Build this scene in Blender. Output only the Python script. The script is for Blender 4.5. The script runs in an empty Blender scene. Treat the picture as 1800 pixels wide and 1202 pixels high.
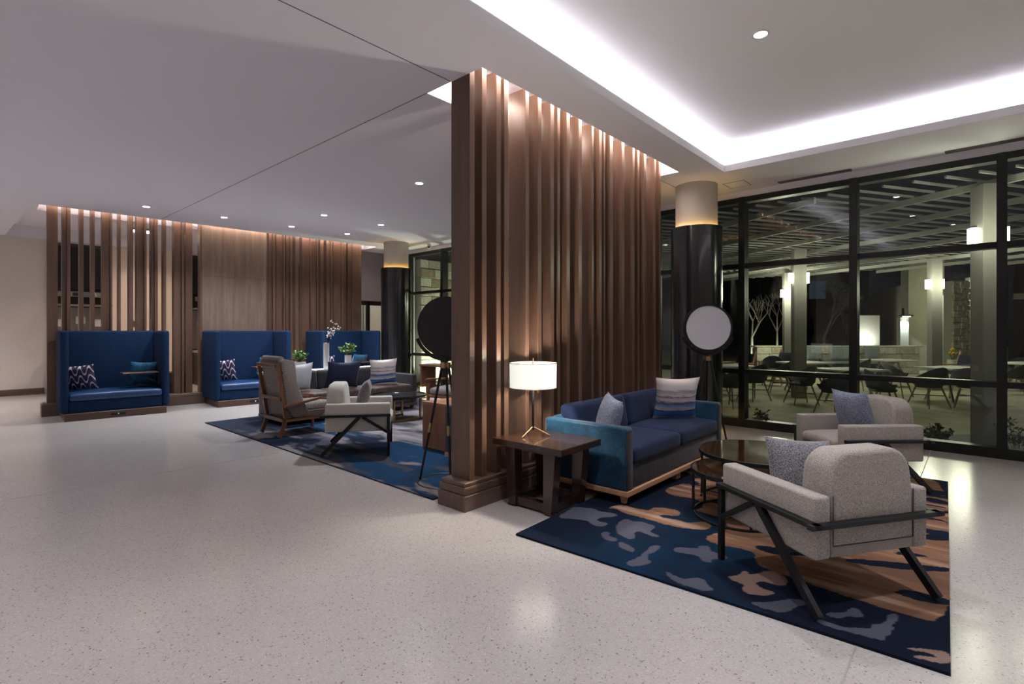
import bpy, bmesh, math, random
import numpy as np
from mathutils import Vector, Matrix
random.seed(7)
PI = math.pi
scene = bpy.context.scene
COL = scene.collection

# ------------------------------------------------------------------ camera
FPX, EYE, HZ = 917.0, 1.45, 581.0
TH = math.atan2(817.0, FPX)
FW = (-math.sin(TH), math.cos(TH)); RT = (math.cos(TH), math.sin(TH))
cam_d = bpy.data.cameras.new('camera'); cam = bpy.data.objects.new('camera', cam_d); COL.objects.link(cam)
cam_d.sensor_width = 36; cam_d.lens = 36 * FPX / 1800; cam_d.shift_y = -(601 - HZ) / 1800
cam_d.clip_start = 0.05; cam_d.clip_end = 300
cam.location = (0, 0, EYE); cam.rotation_euler = (PI / 2, 0, TH)
scene.camera = cam

# ------------------------------------------------------------------ world, exposure
w = bpy.data.worlds.new('night'); scene.world = w; w.use_nodes = True
w.node_tree.nodes['Background'].inputs[0].default_value = (0.10, 0.13, 0.20, 1)
w.node_tree.nodes['Background'].inputs[1].default_value = 0.02
vs = scene.view_settings
vs.view_transform = 'Standard'; vs.look = 'None'; vs.gamma = 1.0; vs.use_curve_mapping = False
vs.exposure = 0.5
DOWN_W = 95.0          # watts of a recessed downlight
COOL = (0.97, 0.95, 1.0); WARM = (1.0, 0.80, 0.62)

# ------------------------------------------------------------------ pixel helpers (a pixel is only a direction)
def ray(u): t = (u - 900) / FPX; return FW[0] + t * RT[0], FW[1] + t * RT[1]
def floor_at(u, v, z=0.0):
    d = FPX * (EYE - z) / (v - HZ); D = ray(u); return D[0] * d, D[1] * d
def deep(u, d): D = ray(u); return D[0] * d, D[1] * d

# ------------------------------------------------------------------ object helpers
def new_bm(): return bmesh.new()
def obj(name, bm, mat=None, parent=None, smooth=35, loc=None, rz=0.0):
    me = bpy.data.meshes.new(name)
    if isinstance(bm, bmesh.types.BMesh):
        bmesh.ops.recalc_face_normals(bm, faces=bm.faces[:]); bm.to_mesh(me); bm.free()
    else: me = bm
    if smooth:
        me.polygons.foreach_set('use_smooth', [True] * len(me.polygons))
        me.set_sharp_from_angle(angle=math.radians(smooth))
    if mat and not me.materials: me.materials.append(mat)
    o = bpy.data.objects.new(name, me); COL.objects.link(o)
    if parent: o.parent = parent
    if loc: o.location = loc
    if rz: o.rotation_euler = (0, 0, rz)
    return o
def tag(o, label, cat, group=None):
    o['label'] = label; o['category'] = cat
    if group: o['group'] = group
    return o
def thing(name, label, cat, loc=(0, 0, 0), rz=0.0, group=None):
    o = bpy.data.objects.new(name, None); COL.objects.link(o); o.empty_display_size = 0.1
    o.location = loc; o.rotation_euler = (0, 0, rz); return tag(o, label, cat, group)
def struct(name, bm, mat, parent=None, smooth=35):
    o = obj(name, bm, mat, parent, smooth)
    if not parent: o['kind'] = 'structure'
    return o
def copy_tree(o, parent=None):
    c = o.copy(); COL.objects.link(c); c.parent = parent
    for ch in list(o.children): copy_tree(ch, c)
    return c
def facing(fx, fy): return math.atan2(-fx, fy)

def bx(bm, x0, x1, y0, y1, z0, z1, bev=0.0, seg=2):
    r = bmesh.ops.create_cube(bm, size=1.0); vs_ = r['verts']
    for v in vs_:
        v.co = Vector(((x0 + x1) / 2 + v.co.x * (x1 - x0), (y0 + y1) / 2 + v.co.y * (y1 - y0), (z0 + z1) / 2 + v.co.z * (z1 - z0)))
    if bev > 0:
        es = list({e for v in vs_ for e in v.link_edges})
        bmesh.ops.bevel(bm, geom=es, offset=bev, segments=seg, affect='EDGES', profile=0.5)
    return bm
def box(x0, x1, y0, y1, z0, z1, bev=0.0, seg=2): return bx(new_bm(), x0, x1, y0, y1, z0, z1, bev, seg)
def beam(bm, p, q, w_, h_, up=(0, 0, 1)):
    p, q = Vector(p), Vector(q); d = (q - p); L = d.length; d.normalize(); up = Vector(up)
    s = d.cross(up)
    if s.length < 1e-4: s = d.cross(Vector((0, 1, 0)))
    s.normalize(); t = s.cross(d)
    M = Matrix((s, d, t)).transposed()
    r = bmesh.ops.create_cube(bm, size=1.0)
    for v in r['verts']: v.co = M @ Vector((v.co.x * w_, v.co.y * L, v.co.z * h_)) + (p + q) / 2
    return bm
def tube(bm, p, q, r0, r1=None, n=12):
    r1 = r0 if r1 is None else r1
    p, q = Vector(p), Vector(q); d = q - p
    M = Matrix.Translation((p + q) / 2) @ d.to_track_quat('Z', 'Y').to_matrix().to_4x4()
    bmesh.ops.create_cone(bm, cap_ends=True, segments=n, radius1=r0, radius2=r1, depth=d.length, matrix=M); return bm
def lathe(bm, prof, n=32, cx=0, cy=0, close=False):
    rings = []
    for r, z in prof:
        rings.append([bm.verts.new((cx + r * math.cos(2 * PI * i / n), cy + r * math.sin(2 * PI * i / n), z)) for i in range(n)])
    pr = list(zip(rings, rings[1:])) + ([(rings[-1], rings[0])] if close else [])
    for a, b in pr:
        for i in range(n):
            bm.faces.new((a[i], a[(i + 1) % n], b[(i + 1) % n], b[i]))
    if not close:
        for rg, pz in ((rings[0], prof[0]), (rings[-1], prof[-1])):
            if pz[0] > 1e-4: bm.faces.new(rg)
    return bm
def ring(bm, R, r, z, n=40, m=8, cx=0, cy=0):
    return lathe(bm, [(R + r * math.cos(2 * PI * k / m), z + r * math.sin(2 * PI * k / m)) for k in range(m)], n, cx, cy, True)
def prism(bm, pts, z0, z1):
    a = [bm.verts.new((x, y, z0)) for x, y in pts]; b = [bm.verts.new((x, y, z1)) for x, y in pts]; n = len(pts)
    bm.faces.new(a[::-1]); bm.faces.new(b)
    for i in range(n): bm.faces.new((a[i], a[(i + 1) % n], b[(i + 1) % n], b[i]))
    return bm
def profile_x(bm, pts, x0, x1):
    """outline in (y, z) pushed along x"""
    a = [bm.verts.new((x0, y, z)) for y, z in pts]; b = [bm.verts.new((x1, y, z)) for y, z in pts]; n = len(pts)
    bm.faces.new(a[::-1]); bm.faces.new(b)
    for i in range(n): bm.faces.new((a[i], a[(i + 1) % n], b[(i + 1) % n], b[i]))
    return bm
def bevel_all(bm, off, seg=2):
    bmesh.ops.recalc_face_normals(bm, faces=bm.faces[:])
    es = [e for e in bm.edges if len(e.link_faces) == 2 and e.calc_face_angle(0) > 0.5]
    bmesh.ops.bevel(bm, geom=es, offset=off, segments=seg, affect='EDGES', profile=0.5); return bm
def cushion(x0, x1, y0, y1, z0, z1, puff=0.03, bev=0.035, n=8):
    """upholstered block with a crowned top"""
    bm = new_bm(); bx(bm, x0, x1, y0, y1, z0, z1, bev, 3)
    xs = [x0 + (x1 - x0) * i / n for i in range(1, n)]; ys = [y0 + (y1 - y0) * i / n for i in range(1, n)]
    for x in xs: bmesh.ops.bisect_plane(bm, geom=bm.verts[:] + bm.edges[:] + bm.faces[:], plane_co=(x, 0, 0), plane_no=(1, 0, 0))
    for y in ys: bmesh.ops.bisect_plane(bm, geom=bm.verts[:] + bm.edges[:] + bm.faces[:], plane_co=(0, y, 0), plane_no=(0, 1, 0))
    for v in bm.verts:
        a = (v.co.x - x0) / (x1 - x0); b = (v.co.y - y0) / (y1 - y0); c = (v.co.z - z0) / (z1 - z0)
        k = max(0, 1 - (2 * a - 1) ** 4) * max(0, 1 - (2 * b - 1) ** 4)
        if c > 0.6: v.co.z += puff * k
    return bm
def pillow_bm(w_, h_, t_, n=14):
    """knife-edged pillow, upright in the local XZ plane, base at z = 0"""
    bm = new_bm(); g = {}
    for s in (1, -1):
        for i in range(n + 1):
            for j in range(n + 1):
                a = 2 * i / n - 1; b = 2 * j / n - 1
                e = (1 - a * a) * (1 - b * b)
                pin = 1 - 0.09 * (1 - a * a) * abs(b) ** 3; pin2 = 1 - 0.09 * (1 - b * b) * abs(a) ** 3
                if s < 0 and (i in (0, n) or j in (0, n)): g[s, i, j] = g[1, i, j]; continue
                g[s, i, j] = bm.verts.new((a * w_ / 2 * pin2, s * t_ / 2 * max(e, 0) ** 0.45, h_ / 2 + b * h_ / 2 * pin))
        for i in range(n):
            for j in range(n):
                f = (g[s, i, j], g[s, i + 1, j], g[s, i + 1, j + 1], g[s, i, j + 1])
                bm.faces.new(f if s < 0 else f[::-1])
    return bm
def pillow(mat, label, loc, rz, tilt=0.25, roll=0.0, size=(0.45, 0.45, 0.16), group=None):
    o = obj('throw_pillow', pillow_bm(*size), mat, None, 60)
    o.location = loc; o.rotation_euler = Matrix.Rotation(rz, 3, 'Z').to_euler()
    o.rotation_euler = (Matrix.Rotation(rz, 3, 'Z') @ Matrix.Rotation(tilt, 3, 'X') @ Matrix.Rotation(roll, 3, 'Y')).to_euler()
    return tag(o, label, 'pillow', group)

# ------------------------------------------------------------------ materials
def nodes(name):
    m = bpy.data.materials.new(name); m.use_nodes = True; nt = m.node_tree
    return m, nt, nt.nodes['Principled BSDF']
def lk(nt, a, b): nt.links.new(a, b)
def ramp(nt, fac, stops, interp='LINEAR'):
    r = nt.nodes.new('ShaderNodeValToRGB'); r.color_ramp.interpolation = interp
    el = r.color_ramp.elements
    while len(el) < len(stops): el.new(0.5)
    for e, (p, c) in zip(el, stops): e.position = p; e.color = (*c, 1)
    lk(nt, fac, r.inputs[0]); return r.outputs[0]
def coord(nt, scale=(1, 1, 1), kind='Object', rot=(0, 0, 0)):
    tc = nt.nodes.new('ShaderNodeTexCoord'); mp = nt.nodes.new('ShaderNodeMapping')
    mp.inputs['Scale'].default_value = scale; mp.inputs['Rotation'].default_value = rot
    lk(nt, tc.outputs[kind], mp.inputs[0]); return mp.outputs[0]
def noise(nt, vec, scale, detail=3, rough=0.5, dist=0.0):
    n = nt.nodes.new('ShaderNodeTexNoise'); n.inputs['Scale'].default_value = scale
    n.inputs['Detail'].default_value = detail; n.inputs['Roughness'].default_value = rough; n.inputs['Distortion'].default_value = dist
    lk(nt, vec, n.inputs['Vector']); return n.outputs['Fac']
def bump(nt, b, h, strength, dist=0.01):
    n = nt.nodes.new('ShaderNodeBump'); n.inputs['Strength'].default_value = strength; n.inputs['Distance'].default_value = dist
    lk(nt, h, n.inputs['Height']); lk(nt, n.outputs[0], b.inputs['Normal'])
def plain(name, c, rough=0.5, metal=0.0, spec=0.5, var=0.0, scale=8.0, bmp=0.0, coat=0.0):
    m, nt, b = nodes(name)
    b.inputs['Base Color'].default_value = (*c, 1); b.inputs['Roughness'].default_value = rough
    b.inputs['Metallic'].default_value = metal; b.inputs['Specular IOR Level'].default_value = spec
    b.inputs['Coat Weight'].default_value = coat; b.inputs['Coat Roughness'].default_value = 0.06
    if var or bmp:
        n = noise(nt, coord(nt), scale, 4)
        if var: lk(nt, ramp(nt, n, [(0.3, tuple(x * (1 - var) for x in c)), (0.7, tuple(min(1, x * (1 + var)) for x in c))]), b.inputs['Base Color'])
        if bmp: bump(nt, b, n, bmp)
    return m
def fabric(name, c1, c2, scale=260.0, rough=0.9, sheen=0.3, big=0.25, bmp=0.35):
    m, nt, b = nodes(name); v = coord(nt)
    f = noise(nt, v, scale, 2, 0.6); col = ramp(nt, f, [(0.38, c1), (0.62, c2)])
    g = noise(nt, v, 7.0, 4, 0.6); mx = nt.nodes.new('ShaderNodeMix'); mx.data_type = 'RGBA'; mx.blend_type = 'MULTIPLY'
    mx.inputs[0].default_value = 1.0; lk(nt, col, mx.inputs[6]); lk(nt, ramp(nt, g, [(0.3, (1 - big,) * 3), (0.7, (1, 1, 1))]), mx.inputs[7])
    lk(nt, mx.outputs[2], b.inputs['Base Color']); b.inputs['Roughness'].default_value = rough
    b.inputs['Sheen Weight'].default_value = sheen; b.inputs['Sheen Roughness'].default_value = 0.4; b.inputs['Specular IOR Level'].default_value = 0.2
    bump(nt, b, f, bmp, 0.004); return m
def wood(name, dark, light, scale=14.0, axis='Z', rough=0.42, coat=0.0, stretch=0.06):
    m, nt, b = nodes(name); s = [1, 1, 1]; s['XYZ'.index(axis)] = stretch
    v = coord(nt, s); n = noise(nt, v, scale, 6, 0.62, 0.6); n2 = noise(nt, v, scale * 9, 3, 0.5)
    ad = nt.nodes.new('ShaderNodeMath'); ad.operation = 'MULTIPLY_ADD'; ad.inputs[1].default_value = 0.3
    lk(nt, n2, ad.inputs[0]); lk(nt, n, ad.inputs[2])
    lk(nt, ramp(nt, ad.outputs[0], [(0.42, dark), (0.85, light)]), b.inputs['Base Color'])
    b.inputs['Roughness'].default_value = rough; b.inputs['Coat Weight'].default_value = coat; b.inputs['Coat Roughness'].default_value = 0.08
    bump(nt, b, ad.outputs[0], 0.08, 0.004); return m
def emit(name, c, s):
    m, nt, b = nodes(name); b.inputs['Base Color'].default_value = (*c, 1)
    b.inputs['Emission Color'].default_value = (*c, 1); b.inputs['Emission Strength'].default_value = s; return m

M = {}
M['ceiling'] = plain('ceiling_paint', (0.82, 0.80, 0.87), 0.9, spec=0.1)
M['cove'] = plain('cove_paint', (0.85, 0.84, 0.86), 0.9, spec=0.1)
M['wall'] = plain('wall_vinyl', (0.70, 0.65, 0.62), 0.8, spec=0.2, var=0.05, scale=30)
M['wall_beige'] = plain('wall_beige', (0.72, 0.60, 0.52), 0.8, spec=0.2)
M['joint'] = plain('joint_dark', (0.08, 0.08, 0.09), 0.9)
M['slat'] = wood('slat_walnut', (0.088, 0.048, 0.032), (0.165, 0.096, 0.068), 10, 'Z', 0.30)
M['slat_y'] = wood('base_walnut', (0.085, 0.050, 0.036), (0.150, 0.098, 0.075), 10, 'Y', 0.40)
M['panel'] = wood('panel_oak', (0.13, 0.086, 0.062), (0.24, 0.168, 0.128), 12, 'Z', 0.5)
M['table_wood'] = wood('espresso_wood', (0.022, 0.010, 0.0065), (0.045, 0.019, 0.012), 4, 'X', 0.25, 0.5)
M['oak'] = wood('warm_oak', (0.42, 0.22, 0.12), (0.62, 0.36, 0.21), 9, 'X', 0.45)
M['chair_wood'] = wood('walnut_frame', (0.10, 0.040, 0.020), (0.20, 0.085, 0.042), 12, 'Z', 0.38)
M['block_wood'] = wood('cherry_block', (0.30, 0.13, 0.07), (0.46, 0.22, 0.125), 9, 'Z', 0.45)
M['plinth_wood'] = wood('plinth_wood', (0.055, 0.026, 0.018), (0.10, 0.052, 0.036), 9, 'X', 0.4)
M['black'] = plain('black_steel', (0.012, 0.012, 0.013), 0.42, 0.3)
M['blackgloss'] = plain('black_gloss', (0.008, 0.008, 0.010), 0.20, 0.0, 0.6, coat=0.4)
M['frame'] = plain('window_frame', (0.012, 0.013, 0.013), 0.35, 0.2)
M['core'] = plain('column_plaster', (0.50, 0.46, 0.42), 0.85, spec=0.1)
M['brass'] = plain('aged_brass', (0.42, 0.29, 0.15), 0.3, 1.0)
M['steel'] = plain('brushed_steel', (0.45, 0.44, 0.43), 0.3, 1.0)
M['cream'] = fabric('cream_weave', (0.27, 0.24, 0.215), (0.50, 0.455, 0.42), 190, 0.95, 0.2, 0.08, 0.5)
M['cream2'] = fabric('ivory_weave', (0.52, 0.50, 0.46), (0.68, 0.66, 0.61), 200, 0.95, 0.2, 0.06, 0.4)
M['velvet'] = fabric('teal_velvet', (0.008, 0.055, 0.115), (0.014, 0.085, 0.17), 60, 0.6, 0.45, 0.62, 0.1)
M['velvet_dark'] = fabric('navy_velvet', (0.007, 0.017, 0.060), (0.011, 0.026, 0.085), 80, 0.7, 0.12, 0.35, 0.1)
M['booth'] = fabric('booth_blue', (0.0038, 0.018, 0.056), (0.0065, 0.028, 0.082), 160, 0.85, 0.0, 0.12, 0.2)
M['booth_seat'] = plain('booth_vinyl', (0.008, 0.040, 0.125), 0.38, spec=0.5, var=0.15, scale=6)
M['charcoal'] = fabric('charcoal_leather', (0.030, 0.028, 0.036), (0.050, 0.046, 0.055), 30, 0.55, 0.2, 0.4, 0.1)
M['brownleather'] = fabric('brown_leather', (0.075, 0.050, 0.045), (0.115, 0.08, 0.07), 30, 0.5, 0.2, 0.4, 0.1)
M['tweed'] = fabric('brown_tweed', (0.075, 0.060, 0.055), (0.36, 0.31, 0.285), 120, 0.95, 0.2, 0.1, 0.9)
M['greyseat'] = fabric('grey_weave', (0.13, 0.11, 0.105), (0.24, 0.21, 0.20), 150, 0.95, 0.2, 0.1, 0.5)
M['greyblue'] = fabric('greyblue_velvet', (0.045, 0.065, 0.11), (0.07, 0.095, 0.15), 60, 0.7, 0.5, 0.4, 0.1)
M['pillow_speck'] = fabric('speckled_weave', (0.055, 0.055, 0.075), (0.36, 0.345, 0.36), 190, 0.95, 0.2, 0.1, 0.4)
M['pillow_lilac'] = fabric('blue_speckle', (0.11, 0.145, 0.24), (0.46, 0.49, 0.60), 150, 0.95, 0.2, 0.3, 0.3)
M['pillow_teal'] = fabric('teal_crushed', (0.012, 0.085, 0.18), (0.03, 0.17, 0.32), 12, 0.6, 0.6, 0.3, 0.2)
M['pillow_navy'] = fabric('navy_linen', (0.012, 0.016, 0.040), (0.022, 0.028, 0.06), 80, 0.85, 0.2, 0.2, 0.1)
M['pillow_grey'] = fabric('pale_linen', (0.40, 0.42, 0.46), (0.55, 0.57, 0.62), 120, 0.9, 0.2, 0.15, 0.2)
M['throw'] = fabric('patio_cushion', (0.22, 0.27, 0.28), (0.30, 0.35, 0.36), 60, 0.9, 0.1, 0.2, 0.1)
M['white_ceramic'] = plain('white_ceramic', (0.70, 0.70, 0.72), 0.35)
M['white_top'] = plain('white_stone_top', (0.75, 0.75, 0.76), 0.3)
M['plaque'] = plain('white_plastic', (0.75, 0.74, 0.73), 0.4)
M['leaf'] = plain('leaf_green', (0.10, 0.20, 0.045), 0.5, var=0.45, scale=20)
M['leafdark'] = plain('leaf_dark', (0.028, 0.045, 0.025), 0.55, var=0.4, scale=20)
M['stem'] = plain('stem_brown', (0.055, 0.04, 0.03), 0.8)
M['petal'] = plain('petal_white', (0.75, 0.72, 0.70), 0.7)
M['yellow'] = plain('petal_yellow', (0.75, 0.50, 0.05), 0.7)
M['diffuser'] = plain('acrylic_diffuser', (0.62, 0.62, 0.68), 0.5)
M['shade'] = emit('lamp_shade', (0.90, 0.92, 0.85), 0.55)
M['led'] = emit('led_strip', (1.0, 0.84, 0.70), 27.0)
M['led_cove'] = emit('led_cove', (0.97, 0.94, 1.0), 9.5)
M['led_amber'] = emit('led_amber', (1.0, 0.58, 0.12), 17.0)
M['lens'] = emit('downlight_lens', (1.0, 0.95, 0.90), 5.0)
M['lantern'] = emit('lantern_glass', (1.0, 0.97, 0.85), 7.0)
M['flame'] = emit('small_lamp_glass', (1.0, 0.66, 0.25), 5.0)
M['patio'] = plain('patio_paving', (0.36, 0.35, 0.24), 0.85, var=0.15, scale=2.5, bmp=0.1)
M['path'] = plain('patio_path', (0.16, 0.19, 0.17), 0.85, var=0.1, scale=3)
M['gravel'] = plain('gravel_bed', (0.06, 0.055, 0.045), 0.95, var=0.6, scale=60, bmp=0.8)
M['post'] = plain('painted_post', (0.16, 0.155, 0.145), 0.6)
M['pergola'] = plain('pergola_timber', (0.27, 0.27, 0.25), 0.7)
M['limestone'] = plain('limestone', (0.50, 0.46, 0.36), 0.9, var=0.25, scale=14, bmp=0.9)
M['limestone2'] = plain('limestone_pale', (0.62, 0.60, 0.50), 0.9, var=0.2, scale=14, bmp=0.9)
M['limestone3'] = plain('limestone_tan', (0.36, 0.29, 0.19), 0.9, var=0.25, scale=14, bmp=0.9)
M['mortar'] = plain('mortar', (0.30, 0.28, 0.23), 0.95)
M['rubble'] = plain('rubble_stone', (0.34, 0.30, 0.23), 0.95, var=0.5, scale=9, bmp=1.0)
M['stucco'] = plain('stucco_olive', (0.28, 0.27, 0.20), 0.9, var=0.08, scale=3)
M['stucco_pale'] = plain('stucco_pale', (0.55, 0.53, 0.46), 0.9)
M['darkbuild'] = plain('dark_facade', (0.03, 0.032, 0.035), 0.8)
M['shell'] = plain('chair_shell_dark', (0.030, 0.033, 0.035), 0.6)
M['legwood'] = plain('teak_leg', (0.22, 0.15, 0.08), 0.6)
M['tabletop'] = plain('patio_table_top', (0.52, 0.53, 0.48), 0.5)

def glass_mat(name, tint=(0.93, 0.97, 0.95), ior=1.5):
    m, nt, b = nodes(name); nt.nodes.remove(b); out = nt.nodes['Material Output']
    t = nt.nodes.new('ShaderNodeBsdfTransparent'); t.inputs[0].default_value = (*tint, 1)
    g = nt.nodes.new('ShaderNodeBsdfGlossy'); g.inputs['Roughness'].default_value = 0.0
    lw = nt.nodes.new('ShaderNodeLayerWeight')                      # Schlick on |cos|: the same from both sides of the pane
    pw = nt.nodes.new('ShaderNodeMath'); pw.operation = 'POWER'; lk(nt, lw.outputs['Facing'], pw.inputs[0]); pw.inputs[1].default_value = 5.0
    sc_ = nt.nodes.new('ShaderNodeMath'); sc_.operation = 'MULTIPLY_ADD'; lk(nt, pw.outputs[0], sc_.inputs[0]); sc_.inputs[1].default_value = 0.95; sc_.inputs[2].default_value = 0.04
    mx = nt.nodes.new('ShaderNodeMixShader'); lk(nt, sc_.outputs[0], mx.inputs[0]); lk(nt, t.outputs[0], mx.inputs[1]); lk(nt, g.outputs[0], mx.inputs[2])
    lk(nt, mx.outputs[0], out.inputs[0]); return m
M['glass'] = glass_mat('window_glass')
M['bronze_glass'] = plain('bronze_glass_top', (0.045, 0.018, 0.008), 0.06, 0.0, 0.7, coat=1.0)

# terrazzo: pale ground with fine dark and light chips, polished
m, nt, b = nodes('terrazzo'); v = coord(nt)
vo = nt.nodes.new('ShaderNodeTexVoronoi'); vo.inputs['Scale'].default_value = 150; lk(nt, v, vo.inputs['Vector'])
sp = nt.nodes.new('ShaderNodeSeparateColor'); lk(nt, vo.outputs['Color'], sp.inputs[0])
chip = ramp(nt, sp.outputs[0], [(0.0, (0.20, 0.17, 0.15)), (0.03, (0.42, 0.385, 0.36)), (0.10, (0.49, 0.455, 0.435)), (0.85, (0.52, 0.49, 0.47)), (1.0, (0.59, 0.565, 0.545))])
fine = ramp(nt, noise(nt, v, 260, 2), [(0.3, (0.90,) * 3), (0.6, (1, 1, 1))])
cloud = ramp(nt, noise(nt, v, 0.7, 4), [(0.3, (0.88, 0.88, 0.90)), (0.7, (1, 1, 1))])
a1 = nt.nodes.new('ShaderNodeMix'); a1.data_type = 'RGBA'; a1.blend_type = 'MULTIPLY'; a1.inputs[0].default_value = 1
lk(nt, chip, a1.inputs[6]); lk(nt, fine, a1.inputs[7])
a2 = nt.nodes.new('ShaderNodeMix'); a2.data_type = 'RGBA'; a2.blend_type = 'MULTIPLY'; a2.inputs[0].default_value = 1
lk(nt, a1.outputs[2], a2.inputs[6]); lk(nt, cloud, a2.inputs[7]); lk(nt, a2.outputs[2], b.inputs['Base Color'])
b.inputs['Roughness'].default_value = 0.19; b.inputs['Specular IOR Level'].default_value = 0.5
M['terrazzo'] = m

# striped watercolour pillow (bands up the height)
def striped(name):
    m, nt, b = nodes(name); v = coord(nt)
    s = nt.nodes.new('ShaderNodeSeparateXYZ'); lk(nt, v, s.inputs[0])
    n = noise(nt, coord(nt, (3, 3, 14)), 3.0, 5, 0.65)
    ma = nt.nodes.new('ShaderNodeMath'); ma.operation = 'MULTIPLY_ADD'; ma.inputs[1].default_value = 2.0
    lk(nt, s.outputs[2], ma.inputs[0])
    mb = nt.nodes.new('ShaderNodeMath'); mb.operation = 'MULTIPLY_ADD'; mb.inputs[1].default_value = 0.16; mb.inputs[2].default_value = -0.08
    lk(nt, n, mb.inputs[0]); lk(nt, mb.outputs[0], ma.inputs[2])
    W, P, B, K = (0.62, 0.58, 0.58), (0.50, 0.47, 0.55), (0.05, 0.16, 0.42), (0.07, 0.06, 0.12)
    lk(nt, ramp(nt, ma.outputs[0], [(0.02, W), (0.09, B), (0.17, (0.06, 0.20, 0.52)), (0.21, K), (0.24, W), (0.34, (0.16, 0.28, 0.58)), (0.40, K), (0.44, W), (0.50, P), (0.54, (0.16, 0.14, 0.20)), (0.57, W), (0.66, (0.30, 0.27, 0.29)), (0.70, W), (0.95, (0.60, 0.54, 0.50))]), b.inputs['Base Color'])
    b.inputs['Roughness'].default_value = 0.8; b.inputs['Specular IOR Level'].default_value = 0.2; return m
M['pillow_stripe'] = striped('watercolour_stripe')
# dark plum pillow with white scalloped lines
m, nt, b = nodes('scallop_print'); v = coord(nt); s = nt.nodes.new('ShaderNodeSeparateXYZ'); lk(nt, v, s.inputs[0])
def mth(op, a, b_=None, c=None):
    n = nt.nodes.new('ShaderNodeMath'); n.operation = op
    for k, x in enumerate((a, b_, c)):
        if x is None: continue
        if isinstance(x, (int, float)): n.inputs[k].default_value = x
        else: lk(nt, x, n.inputs[k])
    return n.outputs[0]
sw = mth('MULTIPLY', mth('SINE', mth('MULTIPLY', s.outputs[0], 50.0)), 0.95)
sw = mth('SINE', mth('MULTIPLY', sw, 1.35))
fr = mth('FRACT', mth('ADD', mth('MULTIPLY', s.outputs[2], 7.2), mth('MULTIPLY', sw, 0.44)))
ln = mth('LESS_THAN', mth('ABSOLUTE', mth('SUBTRACT', fr, 0.5)), 0.12)
lk(nt, ramp(nt, ln, [(0.0, (0.045, 0.030, 0.075)), (1.0, (0.72, 0.70, 0.80))]), b.inputs['Base Color']); b.inputs['Roughness'].default_value = 0.85
M['pillow_scallop'] = m

# ================================================================== ROOM SHELL
CEIL, WIN_A, WIN_B = 3.55, (3.2, 8.06), (-11.3, 8.53)
def win_y(x): return WIN_A[1] + (x - WIN_A[0]) * (WIN_B[1] - WIN_A[1]) / (WIN_B[0] - WIN_A[0])
RX0, RX1, RY0, RY1 = -16.0, 4.2, -4.0, 9.6
# B frame: origin and directions of the back screen (it stands 3.4 degrees off the lobby grid)
BO = Vector((-11.74, 1.25, 0)); BD = Vector((0.0602, 0.9982, 0)); BN = Vector((0.9982, -0.0602, 0)); B_RZ = math.atan2(-BD.x, BD.y)
def bw(s_, w_, z=0.0): p = BO + BD * s_ + BN * w_; return (p.x, p.y, z)

fl = struct('floor', box(RX0, RX1, RY0, 8.45, -0.12, 0.0), M['terrazzo'], smooth=0)
bm = new_bm(); prism(bm, [(RX0, 8.45), (-12.9, 8.45), (-12.9, 9.6), (RX0, 9.6)], -0.12, 0.0); struct('floor', bm, M['terrazzo'], smooth=0)
for x in (-0.415, -6.2):
    j = obj('floor_joint', box(x - 0.004, x + 0.004, RY0, 8.1, 0.0, 0.0012), M['joint_l'] if 'joint_l' in M else plain('joint_zinc', (0.36, 0.33, 0.31), 0.4), fl, 0)

def poly_plate(name, outer, holes, z, up, mat):
    """flat plate with holes, real thickness; upstands round the holes rise to z+up"""
    cu = bpy.data.curves.new(name, 'CURVE'); cu.dimensions = '2D'; cu.fill_mode = 'BOTH'
    for pts in [outer] + holes:
        sp_ = cu.splines.new('POLY'); sp_.points.add(len(pts) - 1); sp_.use_cyclic_u = True
        for p, q in zip(sp_.points, pts): p.co = (q[0], q[1], 0, 1)
    tmp = bpy.data.objects.new(name, cu); COL.objects.link(tmp)
    dg = bpy.context.evaluated_depsgraph_get(); me = bpy.data.meshes.new_from_object(tmp.evaluated_get(dg))
    bpy.data.objects.remove(tmp)
    bm = new_bm(); bm.from_mesh(me); bmesh.ops.remove_doubles(bm, verts=bm.verts[:], dist=1e-5)
    for v in bm.verts: v.co.z = z
    return bm
def upstand(bm, pts, z0, z1, t=0.0):
    n = len(pts)
    for i in range(n):
        p, q = pts[i], pts[(i + 1) % n]
        bm.faces.new([bm.verts.new(c) for c in ((p[0], p[1], z0), (q[0], q[1], z0), (q[0], q[1], z1), (p[0], p[1], z1))])
RECA = [(-3.633, 2.948), (-2.947, 2.948), (-2.947, 6.63), (-3.633, 6.63)]
RECB = [bw(0.0, 0.105)[:2], bw(6.28, 0.105)[:2], bw(6.28, -0.50)[:2], bw(0.0, -0.50)[:2]]
COVE = [(-2.5, -2.6), (3.6, -2.6), (3.6, 7.03), (-2.5, 7.03)]
BACK = [(-15.99, 1.15), (-12.42, 1.15), (-12.1, 7.6), (-12.1, 9.55), (-15.99, 9.55)]
OUT = [(RX0 - .2, RY0 - .2), (RX1 + .2, RY0 - .2), (RX1 + .2, 8.3), (-11.3, 8.75), (-12.0, 9.8), (RX0 - .2, 9.8)]
bm = poly_plate('ceiling', OUT, [RECA, RECB, COVE, BACK], CEIL, 0, None)
upstand(bm, RECA, CEIL, CEIL + 0.2); upstand(bm, RECB, CEIL, CEIL + 0.2); upstand(bm, BACK, CEIL, 3.82)
bm.faces.new([bm.verts.new((x, y, 3.82)) for x, y in BACK])
for R_ in (RECA, RECB): bm.faces.new([bm.verts.new((x, y, CEIL + 0.2)) for x, y in R_])
ce = struct('ceiling', bm, M['ceiling'], smooth=0)
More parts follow.
